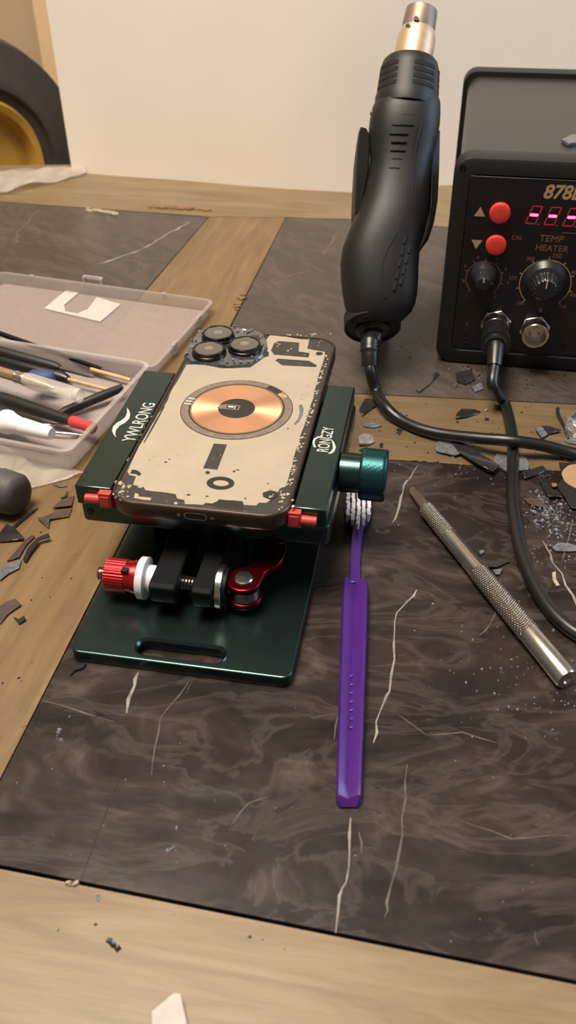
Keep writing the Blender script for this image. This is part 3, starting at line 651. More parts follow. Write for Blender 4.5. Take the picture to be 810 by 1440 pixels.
# sockets
for px, plug in (((697, 458), 1), ((752, 466), 0)):
    c = fl(*px, 5); b = MB(k)
    hx = [Vector((c[0] + 9.4 * cos(pi / 3 * i + .25), -.2, c[1] + 9.4 * sin(pi / 3 * i + .25))) for i in range(6)]
    b.rings([hx, [Vector((p.x, -3.4, p.z)) for p in hx]]); so = b.build('socket_nut', 'steel', SN, bevel=.0005)
    b = MB(k); b.lathe((c[0], -3.4, c[1]), (0, -1, 0), [(0, 7.9), (8, 7.9), (8.4, 7.5), (8.4, 6.4), (2.5, 6.3)], 48); b.build('socket_barrel', 'steel', so)
    if not plug:
        b = MB(k); b.lathe((c[0], -3, c[1]), (0, -1, 0), [(0, 6.2), (2, 6.2)], 40); b.build('socket_insert', 'slot', so)
        for a in (90, 210, 330):
            b = MB(k); p = (c[0] + 3 * cos(radians(a)), -4.5, c[1] + 3 * sin(radians(a))); b.lathe(p, (0, -1, 0), [(0, .8), (3.5, .8), (4, .4)], 14); b.build('socket_pin', 'steel', so)
    else: SOCK = c
# cradle on the left flank (two cupped wings that hold the gun)
LEAN = radians(35); GA = Vector((0, sin(LEAN), cos(LEAN))); GQ = Vector((0, cos(LEAN), -sin(LEAN))); G0 = Vector((0, .49, .028)); EX = Vector((1, 0, 0))
def gp(x, y, d=0.0): return vat(x, y, G0 + GQ * d, GQ)
cd = empty('gun_holder', 'black two winged holder cupping the hot air gun from behind', 'holder', (.06, .56, 0))
def wing(P, d0, d1):
    b = MB(); R = []
    for l, r, y in P:
        a0 = gp(l, y, d0); a1 = gp(r, y, d0); w_ = a1.x - a0.x
        R.append([a0, a1 + GQ * .003, a1 + GQ * (d1 - d0) - EX * (w_ * .2), a0 + GQ * (d1 - d0) + EX * (w_ * .15)])
    b.rings(R); return b.build('wing', 'gun', cd, world=True, bevel=.0012, seg=3)
wing([(507, 516, 177), (504, 520.5, 186), (501, 521, 205), (499, 519, 240), (498.5, 512, 275), (500, 507, 300)], -.006, .034)
wing([(606, 620.5, 180), (600, 620, 200), (607, 619, 240), (606, 617, 280), (604, 612, 310), (599, 604, 335)], -.004, .034)
b = MB(); b.rings([[gp(l, y, .028), gp(r, y, .028), gp(r, y, .032), gp(l, y, .032)] for l, r, y in ((512, 612, 190), (508, 608, 250), (512, 600, 300))]); b.build('back_plate', 'gun', cd, world=True, bevel=.001)
pc = gp(545, 262, .032); b = MB(); b.box((pc.x - .008, pc.y, .004), (pc.x + .008, pc.y + .008, pc.z + .01)); b.build('post', 'gun', cd, world=True, bevel=.001)
b = MB(); b.box((pc.x - .011, pc.y - .012, .0002), (pc.x + .009, pc.y + .03, .005)); b.build('foot', 'gun', cd, world=True, bevel=.001)
cd.location = (pc.x, pc.y, 0)
for ch in cd.children: ch.location -= Vector((pc.x - .06, pc.y - .56, 0))

# ================================================================== HOT AIR GUN
G = empty('hot_air_gun', 'black hot air gun standing upright in its cradle beside the station', 'heat gun', (.058, .52, 0))
rows = [(146, 528, 618), (150, 524, 618.5), (165, 520.5, 618.5), (180, 518.5, 617.5), (200, 519, 614), (222, 521, 609), (250, 517, 605), (275, 511, 603), (295, 503, 602), (312, 496, 600), (330, 488, 596), (350, 481, 590), (372, 478.5, 588), (395, 479.5, 587.5), (415, 482, 586), (430, 485, 583), (440, 488, 578), (450, 490, 568), (456, 493, 558)]
def rows2rings(b, rows, depth, sq=2.6, n=36, dcent=0.0):
    R = []
    for i, (y, l, r) in enumerate(rows):
        L = gp(l, y); Rr = gp(r, y); c = (L + Rr) / 2; a = (Rr.x - L.x) / 2; dd = a * depth
        ring = []
        for j in range(n):
            t = 2 * pi * j / n; ct, st_ = cos(t), sin(t)
            ring.append(c + EX * (a * math.copysign(abs(ct) ** (2 / sq), ct)) + GQ * (dcent + dd * math.copysign(abs(st_) ** (2 / sq), st_)))
        R.append(ring)
    b.rings(R); return b
b = rows2rings(MB(), rows, .86, 2.35); hb = b.build('handle', 'gun', G, world=True, smooth=50)
def pxm(y): return (gp(600, y).x - gp(550, y).x) / 50
b = MB(); top = gp(577.5, 86); bot = gp(571, 152); ax = (top - bot); RS = 43.5 * pxm(125)
b.lathe(bot - ax * .05, ax, [(0, RS * 1.02), (ax.length * .22, RS * 1.03), (ax.length * .27, RS), (ax.length * .8, RS * .955), (ax.length * .98, RS * .89), (ax.length * 1.05, RS * .8), (ax.length * 1.06, RS * .68)], 56); sh = b.build('vent_shroud', 'gun', G, world=True, smooth=40)
xx, yy, zz = frame(ax)
def arc_slot(t, a0, a1, r, h):
    b = MB(); n = 14; R = []
    for i in range(n + 1):
        a = radians(a0 + (a1 - a0) * i / n); d = (EX * cos(a) + GQ * sin(a)); d = (d - zz * d.dot(zz)).normalized(); c = bot + ax * t
        R.append([c + d * (r - .001) - zz * h, c + d * (r + .00025) - zz * h, c + d * (r + .00025) + zz * h, c + d * (r - .001) + zz * h])
    b.rings(R); return b.build('vent_slot', 'slot', sh, world=True, smooth=60)
for i, t in enumerate((.30, .44, .58, .72)):
    r = RS * (1 - .045 * (t + .05 - .27) / .53)
    for a0, a1 in ((-88, -42), (-168, -118), (-22, 10)): arc_slot(t, a0, a1, r, .0011)
tb0 = gp(579, 92); tb1 = gp(588.5, 40); nz1 = gp(590.5, 14); ax2 = tb1 - tb0; RT = 27.2 * pxm(70)
b = MB(); b.lathe(tb0, ax2, [(0, RT), (ax2.length * .72, RT * .98), (ax2.length * .86, RT * .92), (ax2.length * .98, RT * .84)], 48); tu = b.build('metal_tube', 'tube', G, world=True)
b = MB(); Ln = (nz1 - tb1).length + .003; RN = 23.4 * pxm(28)
b.lathe(tb1 - ax2.normalized() * .003, ax2, [(0, RN), (.0006, RN * 1.01), (Ln - .001, RN * .96), (Ln, RN * .93), (Ln, RN * .82), (Ln - .006, RN * .8)], 48); b.build('nozzle', 'noz', G, world=True)
b = MB()
for px, rr in (((581, 36), .0013), ((583, 38), .001), ((570, 42), .0013), ((572, 45), .0011), ((567, 53), .0011), ((569, 49), .0007)):
    p = gp(*px); d = Vector((0, -1, 0)); c = tb0 + ax2 * ((p - tb0).dot(ax2) / ax2.length_squared); off = p.x - c.x; rad = RT * .97
    q = c + EX * off - GQ * math.sqrt(max(1e-9, rad ** 2 - off ** 2)); nrm = (q - c).normalized()
    b.lathe(q - nrm * .0006, nrm, [(0, rr), (.0007, rr * .9)], 10)
b.build('scorch_mark', 'scorch', tu, world=True)
# ribs, vents, collar on the handle
def surf(x, y, rows=rows, depth=.86, sq=2.35):
    for i in range(len(rows) - 1):
        if rows[i][0] <= y <= rows[i + 1][0]: break
    t = (y - rows[i][0]) / (rows[i + 1][0] - rows[i][0]); l = rows[i][1] + (rows[i + 1][1] - rows[i][1]) * t; r = rows[i][2] + (rows[i + 1][2] - rows[i][2]) * t
    L = gp(l, y); Rr = gp(r, y); c = (L + Rr) / 2; a = (Rr.x - L.x) / 2
    p = gp(x, y)
    for _ in range(4):
        s_ = max(-.98, min(.98, (p.x - c.x) / a)); p = gp(x, y, -a * depth * (1 - abs(s_) ** sq) ** (1 / sq))
    return p
b = MB()
for y, x0, x1 in ((161, 553, 584), (175, 551, 582), (187.5, 548, 574), (199, 550, 572), (211, 549, 570), (223, 551, 566), (236, 547, 562)):
    b.tube([surf(x0 + (x1 - x0) * i / 4, y + .4 * (i % 2)) + GQ * .0002 for i in range(5)], .0006, 8, 3)
b.build('grip_rib', 'slot', hb, world=True)
for col, (xs, xe, ysn, yen) in enumerate(((571, 553, 330, 412), (577, 558, 345, 418))):
    for i in range(5 if col == 0 else 4):
        t0, t1 = (i + .1) / 5, (i + .75) / 5
        b = MB(); b.tube([surf(xs + (xe - xs) * t, ysn + (yen - ysn) * t) + GQ * .0005 for t in (t0, (t0 + t1) / 2, t1)], .0011, 8, 3); b.build('vent_slot', 'slot', hb, world=True)
b = MB(); b.tube([surf(x, y) + GQ * .0004 for x, y in ((594, 170), (589, 190), (584, 215), (582, 245), (576, 290), (556, 330), (541, 360), (537, 390), (542, 418))], .0007, 8, 4); b.build('seam', 'slot', hb, world=True)
b = MB(); b.lathe(surf(522, 161) + Vector((.0006, .001, 0)), (-.7, -.7, 0), [(0, .0016), (.0004, .0014)], 16); b.build('screw', 'steel', hb, world=True)
# bottom collar, seen from above-front
cf = gp(524, 462); CD_ = Vector((0, -sin(radians(60)), -cos(radians(60)))); RC = 40 * pxm(460)
b = MB(); b.lathe(cf - CD_ * .013, CD_, [(0, RC * .8), (.004, RC * .97), (.0045, RC), (.0125, RC), (.013, RC * .96), (.0128, RC * .9), (.012, RC * .88)], 56); b.build('end_cap', 'gun', G, world=True, smooth=40)
pts = [cf - CD_ * .002, cf + CD_ * .007, gp(520.5, 482, -.008), gp(520, 498, -.010), gp(520, 515, -.010)]
b = MB(); b.tube(pts, lambda t: .0056 - .0006 * t + .0005 * (1 if int(t * 26) % 2 and t < .75 else 0), 20, 8); b.build('strain_relief', 'rubber', G, world=True, smooth=50)
b = MB(); b.lathe(cf, CD_, [(-.002, .0105), (.002, .0102), (.003, .0085), (.004, .008)], 32); b.build('cable_gland', 'rubber', G, world=True)
CRD = .0033
cp = [gp(520, 508, -.010), gp(521, 523, -.012), at(529, 551, .006), at(543, 573, .006), at(562, 590, CRD), at(590, 603, CRD), at(625, 611, .0045), at(675, 616.5, .008), at(719, 620, .0103), at(760, 626, .008), at(800, 636, .0045), at(850, 648, CRD), at(920, 655, CRD), Vector((.30, .37, CRD)), Vector((.36, .42, CRD)), Vector((.37, .55, CRD)), Vector((.33, .72, CRD)), Vector((.29, .75, CRD + .006))]
b = MB(); b.tube(cp, CRD, 16, 8); b.build('power_cord', 'rubber', G, world=True, smooth=60)

# ================================================================== PLUG CORD
sk = BS + sa * (SOCK[0] * k) + Vector((0, 0, SOCK[1] * k))
PCB = empty('tool_cord', 'black cord plugged into the station socket, looping down over the marble', 'cord', (sk.x, sk.y - .03, 0))
b = MB(); d = -sn
b.lathe(sk + d * .0085, d, [(0, .0068), (.001, .0078), (.016, .0078), (.0165, .0088), (.021, .0088), (.0215, .0072), (.026, .0068)], 40); b.build('plug', 'rubber', PCB, world=True)
q0 = sk + d * .034; q1 = sk + d * .046 + Vector((0, 0, -.006))
b = MB(); b.tube([sk + d * .030, q0, q1], lambda t: .0062 - .0022 * t, 20, 6); b.build('strain_relief', 'rubber', PCB, world=True)
C2 = .0032
pp = [sk + d * .036 + Vector((0, 0, -.001)), q1, q1 + d * .010 + Vector((0, 0, -.007)), at(709, 566, C2 + .001), at(716, 590, C2), at(721, 620, C2), at(721, 660, C2), at(721, 700, C2), at(725, 735, C2), at(733, 775, C2), at(748, 815, C2), at(770, 853, C2), at(800, 883, C2), at(840, 905, C2), at(900, 930, C2), Vector((.24, .24, C2)), Vector((.31, .25, C2)), Vector((.37, .22, C2)), Vector((.415, .15, C2))]
b = MB(); b.tube(pp, C2, 16, 8); b.build('cord', 'rubber', PCB, world=True, smooth=60)

# ================================================================== BRUSH
br0 = at(490, 1126, 0); br1 = at(505, 690, 0); bd = (br1 - br0).normalized(); bx = Vector((bd.y, -bd.x, 0))
BRU = empty('brush', 'purple plastic brush with white bristles lying beside the green stand', 'brush', br0)
def bc(y):   # centre line from pixel rows
    return None
hrows = [(1130, 477, 504, .0005), (1122, 472.5, 508, .0025), (1100, 472.5, 509, .003), (1000, 475.5, 512.5, .0034), (900, 478.5, 516, .0036), (840, 480.5, 517, .0036), (824, 481, 516.5, .0034), (818, 484, 513, .003)]
b = MB(); R = []
for y, l, r, h in hrows:
    a = at(l, y, .003); c = at(r, y, .003); zt_ = h * 2; e = (c - a)
    R.append([a.lerp(c, 0.0).xy.to_3d() + Vector((0, 0, .0004)), c.xy.to_3d() + Vector((0, 0, .0004)), c.xy.to_3d() + Vector((0, 0, zt_ * .8)), a.lerp(c, .93).xy.to_3d() + Vector((0, 0, zt_)), a.lerp(c, .84).xy.to_3d() + Vector((0, 0, zt_ * .96)), a.lerp(c, .48).xy.to_3d() + Vector((0, 0, zt_ * .5)), a.lerp(c, .1).xy.to_3d() + Vector((0, 0, zt_)), a.xy.to_3d() + Vector((0, 0, zt_ * .8))])
b.rings(R); bh = b.build('handle', 'purple', BRU, world=True, bevel=.0006, seg=2, smooth=50)
b = MB(); R = []
for y, l, r, h in ((822, 491, 506, .0045), (790, 491.5, 506.5, .0045), (760, 494, 509.5, .0045), (742, 495, 511, .0045), (732, 488, 518, .0045), (722, 484, 523, .0042), (700, 484, 523, .004), (680, 486, 521, .004), (672, 492, 514, .004)):
    a = at(l, y, .003); c = at(r, y, .003); R.append([Vector((a.x, a.y, .0005)), Vector((c.x, c.y, .0005)), Vector((c.x, c.y, h)), Vector((a.x, a.y, h))])
b.rings(R); b.build('neck', 'purple', BRU, world=True, bevel=.0006, smooth=50)
random.seed(21)
for rI in range(5):
    b = MB()
    for j in range(22):
        y = 744 - j * 3.0; x = 488 + rI * 7.3 + random.uniform(-.35, .35) + j * .1
        if j < (4, 2, 0, 2, 4)[rI]: continue
        p = at(x, y, .004); p.z = .0038; h = .0062 + random.uniform(-.0006, .0006)
        b.lathe(p, (random.uniform(-.04, .04), random.uniform(-.4, -.25), 1), [(0, .00075), (h * .7, .0008), (h, .00088 + random.uniform(0, .00015))], 8)
    b.build('bristle_row', 'brist', BRU, world=True, smooth=40)
b = MB()
for i in range(7):
    y = 955 + i * 12; p = at(494.5 + .3 * (i % 2), y, .0018); b.prism([(p.x - .0011, p.y - .0008), (p.x + .0011, p.y - .0008), (p.x + .0009, p.y + .0009), (p.x - .0007, p.y + .0009)], .001, .0043)
b.build('embossed_mark', 'purple', bh, world=True, bevel=.0003)

# ================================================================== SCALPEL HANDLE
kr = .0046
k0 = at(580, 688, kr); k1 = at(600, 716, kr); k2 = at(798, 956, kr + .0006)
kd = (k2 - k1).normalized(); LK = (k2 - k1).length
KN = empty('craft_knife', 'slim knurled metal knife handle with a dull brown blade lying on the marble', 'craft knife', (k1.x, k1.y, 0))
def tpx(x, y): return (at(x, y, kr) - k1).dot(kd)
A, B_, Cc = tpx(638, 752), tpx(675, 805), tpx(742, 893)
rr_ = lambda t: kr * (.88 + .2 * t / LK)
b = MB(); b.lathe(k1, kd, [(-.001, kr * .62), (0, rr_(0)), (A, rr_(A))], 40); b.build('knurled_grip', 'knurl', KN, world=True)
b = MB(); b.lathe(k1 + kd * A, kd, [(0, rr_(A) * .96), (B_ - A, rr_(B_) * .96)], 40); b.build('smooth_band', 'alum', KN, world=True)
b = MB(); b.lathe(k1 + kd * B_, kd, [(0, rr_(B_)), (.0004, rr_(B_) * 1.03), (Cc - B_, rr_(Cc) * 1.03), (Cc - B_ + .0002, rr_(Cc))], 40); b.build('knurled_grip', 'knurl', KN, world=True)
b = MB(); b.lathe(k1 + kd * Cc, kd, [(0, rr_(Cc) * .97), (LK - Cc - .001, rr_(LK) * .98), (LK - Cc, rr_(LK) * .9), (LK - Cc, .002), (LK - Cc - .0008, .0015)], 40); b.build('smooth_band', 'alum', KN, world=True)
b = MB(); sx_ = Vector((kd.y, -kd.x, 0)).normalized(); n0 = k1; n1 = at(577, 686, .0015)
b.rings([[n0 + sx_ * .0026 + Vector((0, 0, .001)), n0 - sx_ * .0026 + Vector((0, 0, .001)), n0 - sx_ * .0026 - Vector((0, 0, .001)), n0 + sx_ * .0026 - Vector((0, 0, .001))],
         [n0.lerp(n1, .8) + sx_ * .0022 + Vector((0, 0, .0006)), n0.lerp(n1, .8) - sx_ * .0022 + Vector((0, 0, .0006)), n0.lerp(n1, .8) - sx_ * .0022 - Vector((0, 0, .0006)), n0.lerp(n1, .8) + sx_ * .0022 - Vector((0, 0, .0006))],
         [n1 + sx_ * .0004 + Vector((0, 0, .0003)), n1 - sx_ * .002 + Vector((0, 0, .0003)), n1 - sx_ * .002 - Vector((0, 0, .0003)), n1 + sx_ * .0004 - Vector((0, 0, .0003))]])
b.build('blade', 'tip', KN, world=True, smooth=30)

# ================================================================== CLEAR CASE AND ITS TOOLS
CO = Vector((-.1163, .3929, 0)); CA = -radians(18.5)
CE = empty('plastic_case', 'frosted clear plastic case lying open with tools in its tray', 'case', CO, CA)
CW, CD, CHt = 172, 101, 14
def pan(name, x0, y0, x1, y1, h, t, mat, r=5, rim=1.6, lean=1.5):
    b = MB(k)
    o0 = rrect(x0 + lean, y0 + lean, x1 - lean, y1 - lean, r, 5); o1 = rrect(x0, y0, x1, y1, r, 5); r1 = rrect(x0 - rim, y0 - rim, x1 + rim, y1 + rim, r + rim, 5)
    i1 = rrect(x0 + t, y0 + t, x1 - t, y1 - t, r - t * .5, 5); i0 = rrect(x0 + lean + t, y0 + lean + t, x1 - lean - t, y1 - lean - t, r - t * .5, 5)
    V = lambda P, z: [Vector((x, y, z)) for x, y in P]
    b.rings([V(o0, .3), V(o1, h - 1.6), V(r1, h - 1.6), V(r1, h - .1), V(i1, h), V(i0, 1.2)])
    return b.build(name, mat, CE, smooth=30)
pan('tray', -CW, 0, 0, CD, CHt, 1.0, 'frostw')
pan('lid', -CW, CD + 4, 0, 2 * CD + 3, 9, .9, 'frost')
b = MB(k); b.tube([(-CW + 10, CD + 2, 9), (-CW / 2, CD + 2, 9), (-8, CD + 2, 9)], 1.1, 10); b.build('hinge', 'frostw', CE)
def cpt(x, y, z):
    q = at(x, y, z * k) - CO; c_, s_ = cos(-CA), sin(-CA); return (1000 * (q.x * c_ - q.y * s_), 1000 * (q.x * s_ + q.y * c_))
lx = cpt(137, 392, 9); 
b = MB(k); yb = 2 * CD + 4.5
b.box((lx[0] - 8, yb, 2), (lx[0] - 6, yb + 4, 13)); b.box((lx[0] + 6, yb, 2), (lx[0] + 8, yb + 4, 13)); b.box((lx[0] - 8, yb + 1.5, 11), (lx[0] + 8, yb + 4, 13.2)); b.build('latch', 'frostw', CE, bevel=.0004)
for px in ((48, 385), (231, 412)):
    q = cpt(*px, 9); b = MB(k); b.box((q[0] - 1.6, yb - 2, 3), (q[0] + 1.6, yb + .6, 9.6)); b.build('lid_lug', 'frostw', CE, bevel=.0004)
for px in ((272, 452), (238, 490)):
    q = cpt(*px, 5); b = MB(k); b.box((-1.2, q[1] - 3, 2), (1.4, q[1] + 3, 9.4)); b.build('lid_lug', 'frostw', CE, bevel=.0004)
b = MB(); b.prism([at(*p, .0014)[:2] for p in ((62, 433.9), (93.8, 407.8), (111, 411.7), (90, 429), (92, 438), (109, 441), (124, 434.6), (136, 418), (170, 428), (141, 452.6))], .0013, .0016)
lb = b.build('torn_label', 'paper', CE, world=True); lb['label'] = 'white torn paper label stuck inside the lid'
def rod(p0, z0, p1, z1): return at(*p0, z0), at(*p1, z1)
def tool(name, label, cat, p0, z0, p1, z1, parts, group=None):
    a, c = rod(p0, z0, p1, z1); d = c - a; L = d.length
    o = empty(name, label, cat, Vector((a.x, a.y, min(a.z, c.z))), 0, group)
    for pn, mat, t0, t1, prof in parts:
        b = MB(); b.lathe(a + d * t0, d, [(f_ * (t1 - t0) * L, r * k) for f_, r in prof], 28); b.build(pn, mat, o, world=True)
    return o
rd = lambda r: [(0, r * .85), (.01, r), (.99, r), (1, r * .85)]
tool('marker_pen', 'brass barrelled pen with a clear cap lying across the open tray', 'pen', (-60, 505), .019, (113, 557), .017,
     [('barrel', 'gold2', 0, .49, rd(3.2)), ('collar', 'alum', .49, .57, [(0, 3.2), (.1, 3.8), (.5, 3.4), (.9, 3.9), (1, 3.6)]), ('inner_tip', 'gold2', .57, .8, [(0, 3.2), (.7, 2.2), (1, .6)]), ('clear_cap', 'clearp', .57, 1, [(0, 4.2), (.1, 4.7), (.95, 4.5), (1, 4.3), (1, 3.6), (.9, 3.6)])])
tool('glue_tube', 'white tube with ribbed white cone cap at the front of the tray', 'tube', (-60, 575), .013, (73, 610), .014,
     [('tube_body', 'grey', 0, .5, [(0, 6.4), (1, 6.2)]), ('shoulder', 'white', .5, .69, [(0, 6.4), (.12, 6.9), (.3, 6.9), (.55, 5.6), (1, 4.4)]), ('cap', 'white', .69, 1, [(0, 4.4), (.05, 4.7), (.9, 3.7), (1, 3.2)])])
tool('tweezers', 'black handled tool with a red end cap in the tray', 'tool', (-60, 541), .008, (131, 602), .0105,
     [('grip', 'gun', 0, .85, [(0, 3), (.5, 4.2), (.9, 3.3), (1, 2.8)]), ('red_cap', 'redp', .85, 1, [(0, 3.0), (.1, 3.5), (.5, 3.0), (1, 3.6)])])
tool('probe', 'black handled probe with a grey metal tip behind the clear cap', 'probe', (-60, 478), .012, (133, 531), .009,
     [('grip', 'gun', 0, .76, [(0, 3), (.3, 3.6), (.95, 3.4), (1, 2)]), ('tip', 'grey', .76, 1, [(0, 1.4), (.8, 1.1), (1, .3)])])
tool('screwdriver', 'black screwdriver with a pale shaft lying nearest the tray hinge but one', 'screwdriver', (-60, 492), .0065, (155, 549), .006,
     [('grip', 'rubber', 0, .74, [(0, 4), (.5, 4.3), (.95, 4.0), (1, 2.4)]), ('shaft', 'stick', .74, 1, [(0, 1.1), (.9, 1.1), (1, .5)])])
tool('needle_file', 'thin black needle file along the back wall of the tray', 'file', (-60, 448), .015, (168, 528), .006,
     [('file_blade', 'black', 0, .9, [(0, 1.9), (1, 1.4)]), ('tip', 'grey', .9, 1, [(0, 1.2), (1, .3)])])
tool('spudger', 'dark flat spudger slanting across the tray towards its right wall', 'spudger', (78, 584), .0045, (172, 545), .0085,
     [('bar', 'gun', 0, 1, [(0, 1.2), (.15, 2.8), (.7, 3.0), (1, 2.4)])])
tool('metal_pick', 'thin bare metal pick in front of the red capped tool', 'pick', (50, 606), .005, (120, 612), .004,
     [('shaft', 'steel', 0, 1, [(0, .9), (.8, .8), (1, .2)])])
tool('wooden_stick', 'short pale wooden stick lying against the back of the tray', 'stick', (128, 519), .006, (184, 535), .005, [('stick', 'stick', 0, 1, [(0, 1.3), (1, 1.3)])])
tool('steel_tweezers', 'slim steel tweezers under the black handled tools', 'tweezers', (20, 600), .0035, (105, 596), .0035, [('arm', 'alum', 0, 1, [(0, 1.6), (.6, 1.1), (1, .3)])])
bq = at(55, 527, .016)
b = MB(); R = []
for t, rr2 in ((0, .5), (.2, .95), (.8, 1), (1, .6)):
    R.append([bq + Vector((-.007 + .0165 * t, -.002 * t + .0052 * rr2 * cos(a), .0052 * rr2 * sin(a) * .9 - .001)) for a in [2 * pi * i / 8 for i in range(8)]])
b.rings(R); tag(b.build('rubber_block', 'blue', bevel=.001), 'small blue rubber block resting behind the clear pen cap', 'block')
# large dark screwdriver at left edge
a, c = at(-70, 668, .0115), at(28, 697, .0115); d = c - a; L = d.length
o = empty('screwdriver', 'thick dark grey tool handle cut off by the left edge of the picture', 'screwdriver', (a.x, a.y, 0))
b = MB(); b.lathe(a, d, [(L * .72, .0113), (L * .95, .0108), (L, .0092), (L + .0012, .006)], 36); b.build('end_cap', 'grey', o, world=True)
b = MB(); b.lathe(a, d, [(0, .0104), (L * .7, .0106), (L * .73, .0112)], 36); b.build('grip', 'rubber', o, world=True)
b = MB()
for i in range(4): b.lathe(a + d * (.3 + .09 * i), d, [(0, .01045), (.0001, .0108), (.0022, .0108), (.0023, .01045)], 36)
b.build('grip_ring', 'blue', o, world=True)

# ================================================================== FILM BAGS
def sheet(name, quad, n, m, zf, mat, label, cat, seed, th=.0004):
    random.seed(seed); b = MB(); P = []
    g_ = [[random.uniform(-1, 1) for _ in range(n + 1)] for _ in range(m + 1)]
    for j in range(m + 1):
        for i in range(n + 1):
            u, v = i / n, j / m
            a = Vector(quad[0]).lerp(Vector(quad[1]), u); c = Vector(quad[3]).lerp(Vector(quad[2]), u); p = a.lerp(c, v); q = at(p.x, p.y, 0)
            q.z = max(.0008, zf(u, v) + g_[j][i] * .0038); q.x += g_[(j + 1) % (m + 1)][i] * .0012; P.append(q)
    nv = len(P); fs = []
    for j in range(m):
        for i in range(n):
            a = j * (n + 1) + i; fs.append((a, a + 1, a + n + 2, a + n + 1))
    b.add(P, fs); o = b.build(name, mat, smooth=80)
    s_ = o.modifiers.new('thick', 'SOLIDIFY'); s_.thickness = th; s2 = o.modifiers.new('sub', 'SUBSURF'); s2.levels = 1; s2.render_levels = 1
    return tag(o, label, cat)
sheet('plastic_bag', [(-60, 625), (75, 650), (128, 668), (-60, 715)], 14, 8, lambda u, v: .004 * (1 - v) * (1 - u) + .001, 'film', 'crumpled clear plastic bag lying under the front of the case', 'bag', 4)
sheet('plastic_bag', [(-80, 250), (118, 240), (126, 247), (-80, 296)], 16, 8, lambda u, v: .004 + .013 * (1 - abs(2 * v - .9)) * (1 - u * .85), 'film', 'pale folded plastic bag at the far left of the table', 'bag', 9)

# ================================================================== WHEEL BEHIND THE TABLE
wc = vat(-40, 240, Vector((0, 1.12, 0)), GN); WA_ = radians(44)
wpx = (vat(-40, 48, wc, GN) - wc).length; WR = wpx
WH = empty('wheel', 'dark rubber wheel with a yellow rim standing behind the table at far left', 'wheel', (wc.x, wc.y, wc.z - WR))
wd_ = Vector((cos(WA_), sin(WA_), 0)); wn_ = Vector((-sin(WA_), cos(WA_), 0))
def wl(name, prof, mat, cap, seg=72):
    b = MB(); b.rings([[wc + wd_ * (r * cos(a)) + wn_ * y + Vector((0, 0, r * sin(a))) for a in [2 * pi * i / seg for i in range(seg)]] for y, r in prof], cap=cap); return b.build(name, mat, WH, world=True, smooth=40)
wl('tyre', [(.02, WR * .57), (.026, WR * .8), (.022, WR * .97), (0, WR), (-.02, WR * .97), (-.026, WR * .74), (-.03, WR * .70), (-.03, WR * .655), (-.025, WR * .64), (-.022, WR * .57), (.02, WR * .57)], 'tyre', False)
wl('rim', [(.018, WR * .56), (-.024, WR * .57), (-.029, WR * .55), (-.026, WR * .50), (-.008, WR * .47), (-.004, WR * .2), (-.016, WR * .16), (-.018, WR * .05)], 'rim', True)
for ob in bpy.data.objects:
    if ob.name == 'trim_2': ob.location.z += (wc.z - WR) - (-.135)

# ================================================================== SHARDS AND SCRAPS
SH = 0
def shard(P, label, mat='shard', z=.0002, th=.0007, name='glass_shard', cat='glass shard', tilt=.0, px=True, group=None):
    global SH; SH += 1; random.seed(100 + SH)
    Q = [at(x, y, z) for x, y in P]; cx_ = sum(q.x for q in Q) / len(Q); cy_ = sum(q.y for q in Q) / len(Q); tx, ty = random.uniform(-1, 1) * tilt, random.uniform(-1, 1) * tilt
    n = len(Q); ar = sum(Q[i].x * Q[(i + 1) % n].y - Q[(i + 1) % n].x * Q[i].y for i in range(n))
    if ar < 0: Q = Q[::-1]
    dz = [(q.x - cx_) * tx + (q.y - cy_) * ty for q in Q]; mn = min(dz)
    b = MB(); b.add([(q.x, q.y, z + e - mn) for q, e in zip(Q, dz)] + [(q.x, q.y, z + e - mn + th) for q, e in zip(Q, dz)], [tuple(range(n))[::-1], tuple(range(n, 2 * n))] + [(i, (i + 1) % n, n + (i + 1) % n, n + i) for i in range(n)])
    return tag(b.build(name, mat, smooth=20, bevel=.00012, seg=1), label, cat, group)
L8 = lambda P: [(x / 4.05, 640 + y / 4.05) for x, y in P]
GL, GR = 'broken glass on the left plank', 'broken glass near the station'
shard(L8([(300, 312), (350, 260), (425, 235), (410, 300), (355, 305)]), 'grey brown glass shard on the left plank just left of the stand', 'shardb', tilt=.15, group=GL)
shard(L8([(412, 305), (395, 355), (285, 375), (278, 422), (215, 370), (250, 365), (320, 330)]), 'bent dark shard with a flared end on the left plank beside the stand', 'shardb', tilt=.1, group=GL)
shard(L8([(55, 425), (150, 345), (215, 300), (216, 308), (85, 420)]), 'long thin black splinter pointing away from the dark tool handle', 'shard', group=GL)
shard(L8([(0, 450), (40, 405), (90, 430), (145, 490), (0, 502)]), 'dark triangular shard against the left edge below the tool handle', 'shard', tilt=.1, group=GL)
shard(L8([(40, 610), (100, 540), (150, 482), (185, 460), (200, 470), (150, 520), (110, 590)]), 'slanted brown strip of glass on the left plank', 'shardb', tilt=.1, group=GL)
shard(L8([(130, 600), (160, 540), (210, 490), (280, 465), (290, 485), (230, 500), (180, 560), (150, 610)]), 'jagged dark strip with a pale crumbled end on the left plank', 'shard', z=.001, tilt=.1, group=GL)
shard(L8([(0, 650), (60, 620), (125, 600), (110, 650), (50, 680), (0, 720)]), 'broad grey shard at left edge joined to the slanted strips', 'shardg', z=.0004, tilt=.1, group=GL)
shard(L8([(0, 880), (40, 850), (90, 830), (125, 860), (50, 910), (0, 968)]), 'leaf shaped grey shard at left edge, nearest the viewer', 'shardb', tilt=.15, group=GL)
shard(L8([(78, 930), (110, 945), (140, 925), (150, 945), (110, 970)]), 'small black and white chip beside the leaf shaped grey shard', 'shard', th=.0014, group=GL)
shard(L8([(345, 245), (372, 232), (378, 208), (386, 212), (384, 238), (352, 252)]), 'tiny curled black sliver above the shards by the stand', 'shard', group=GL)
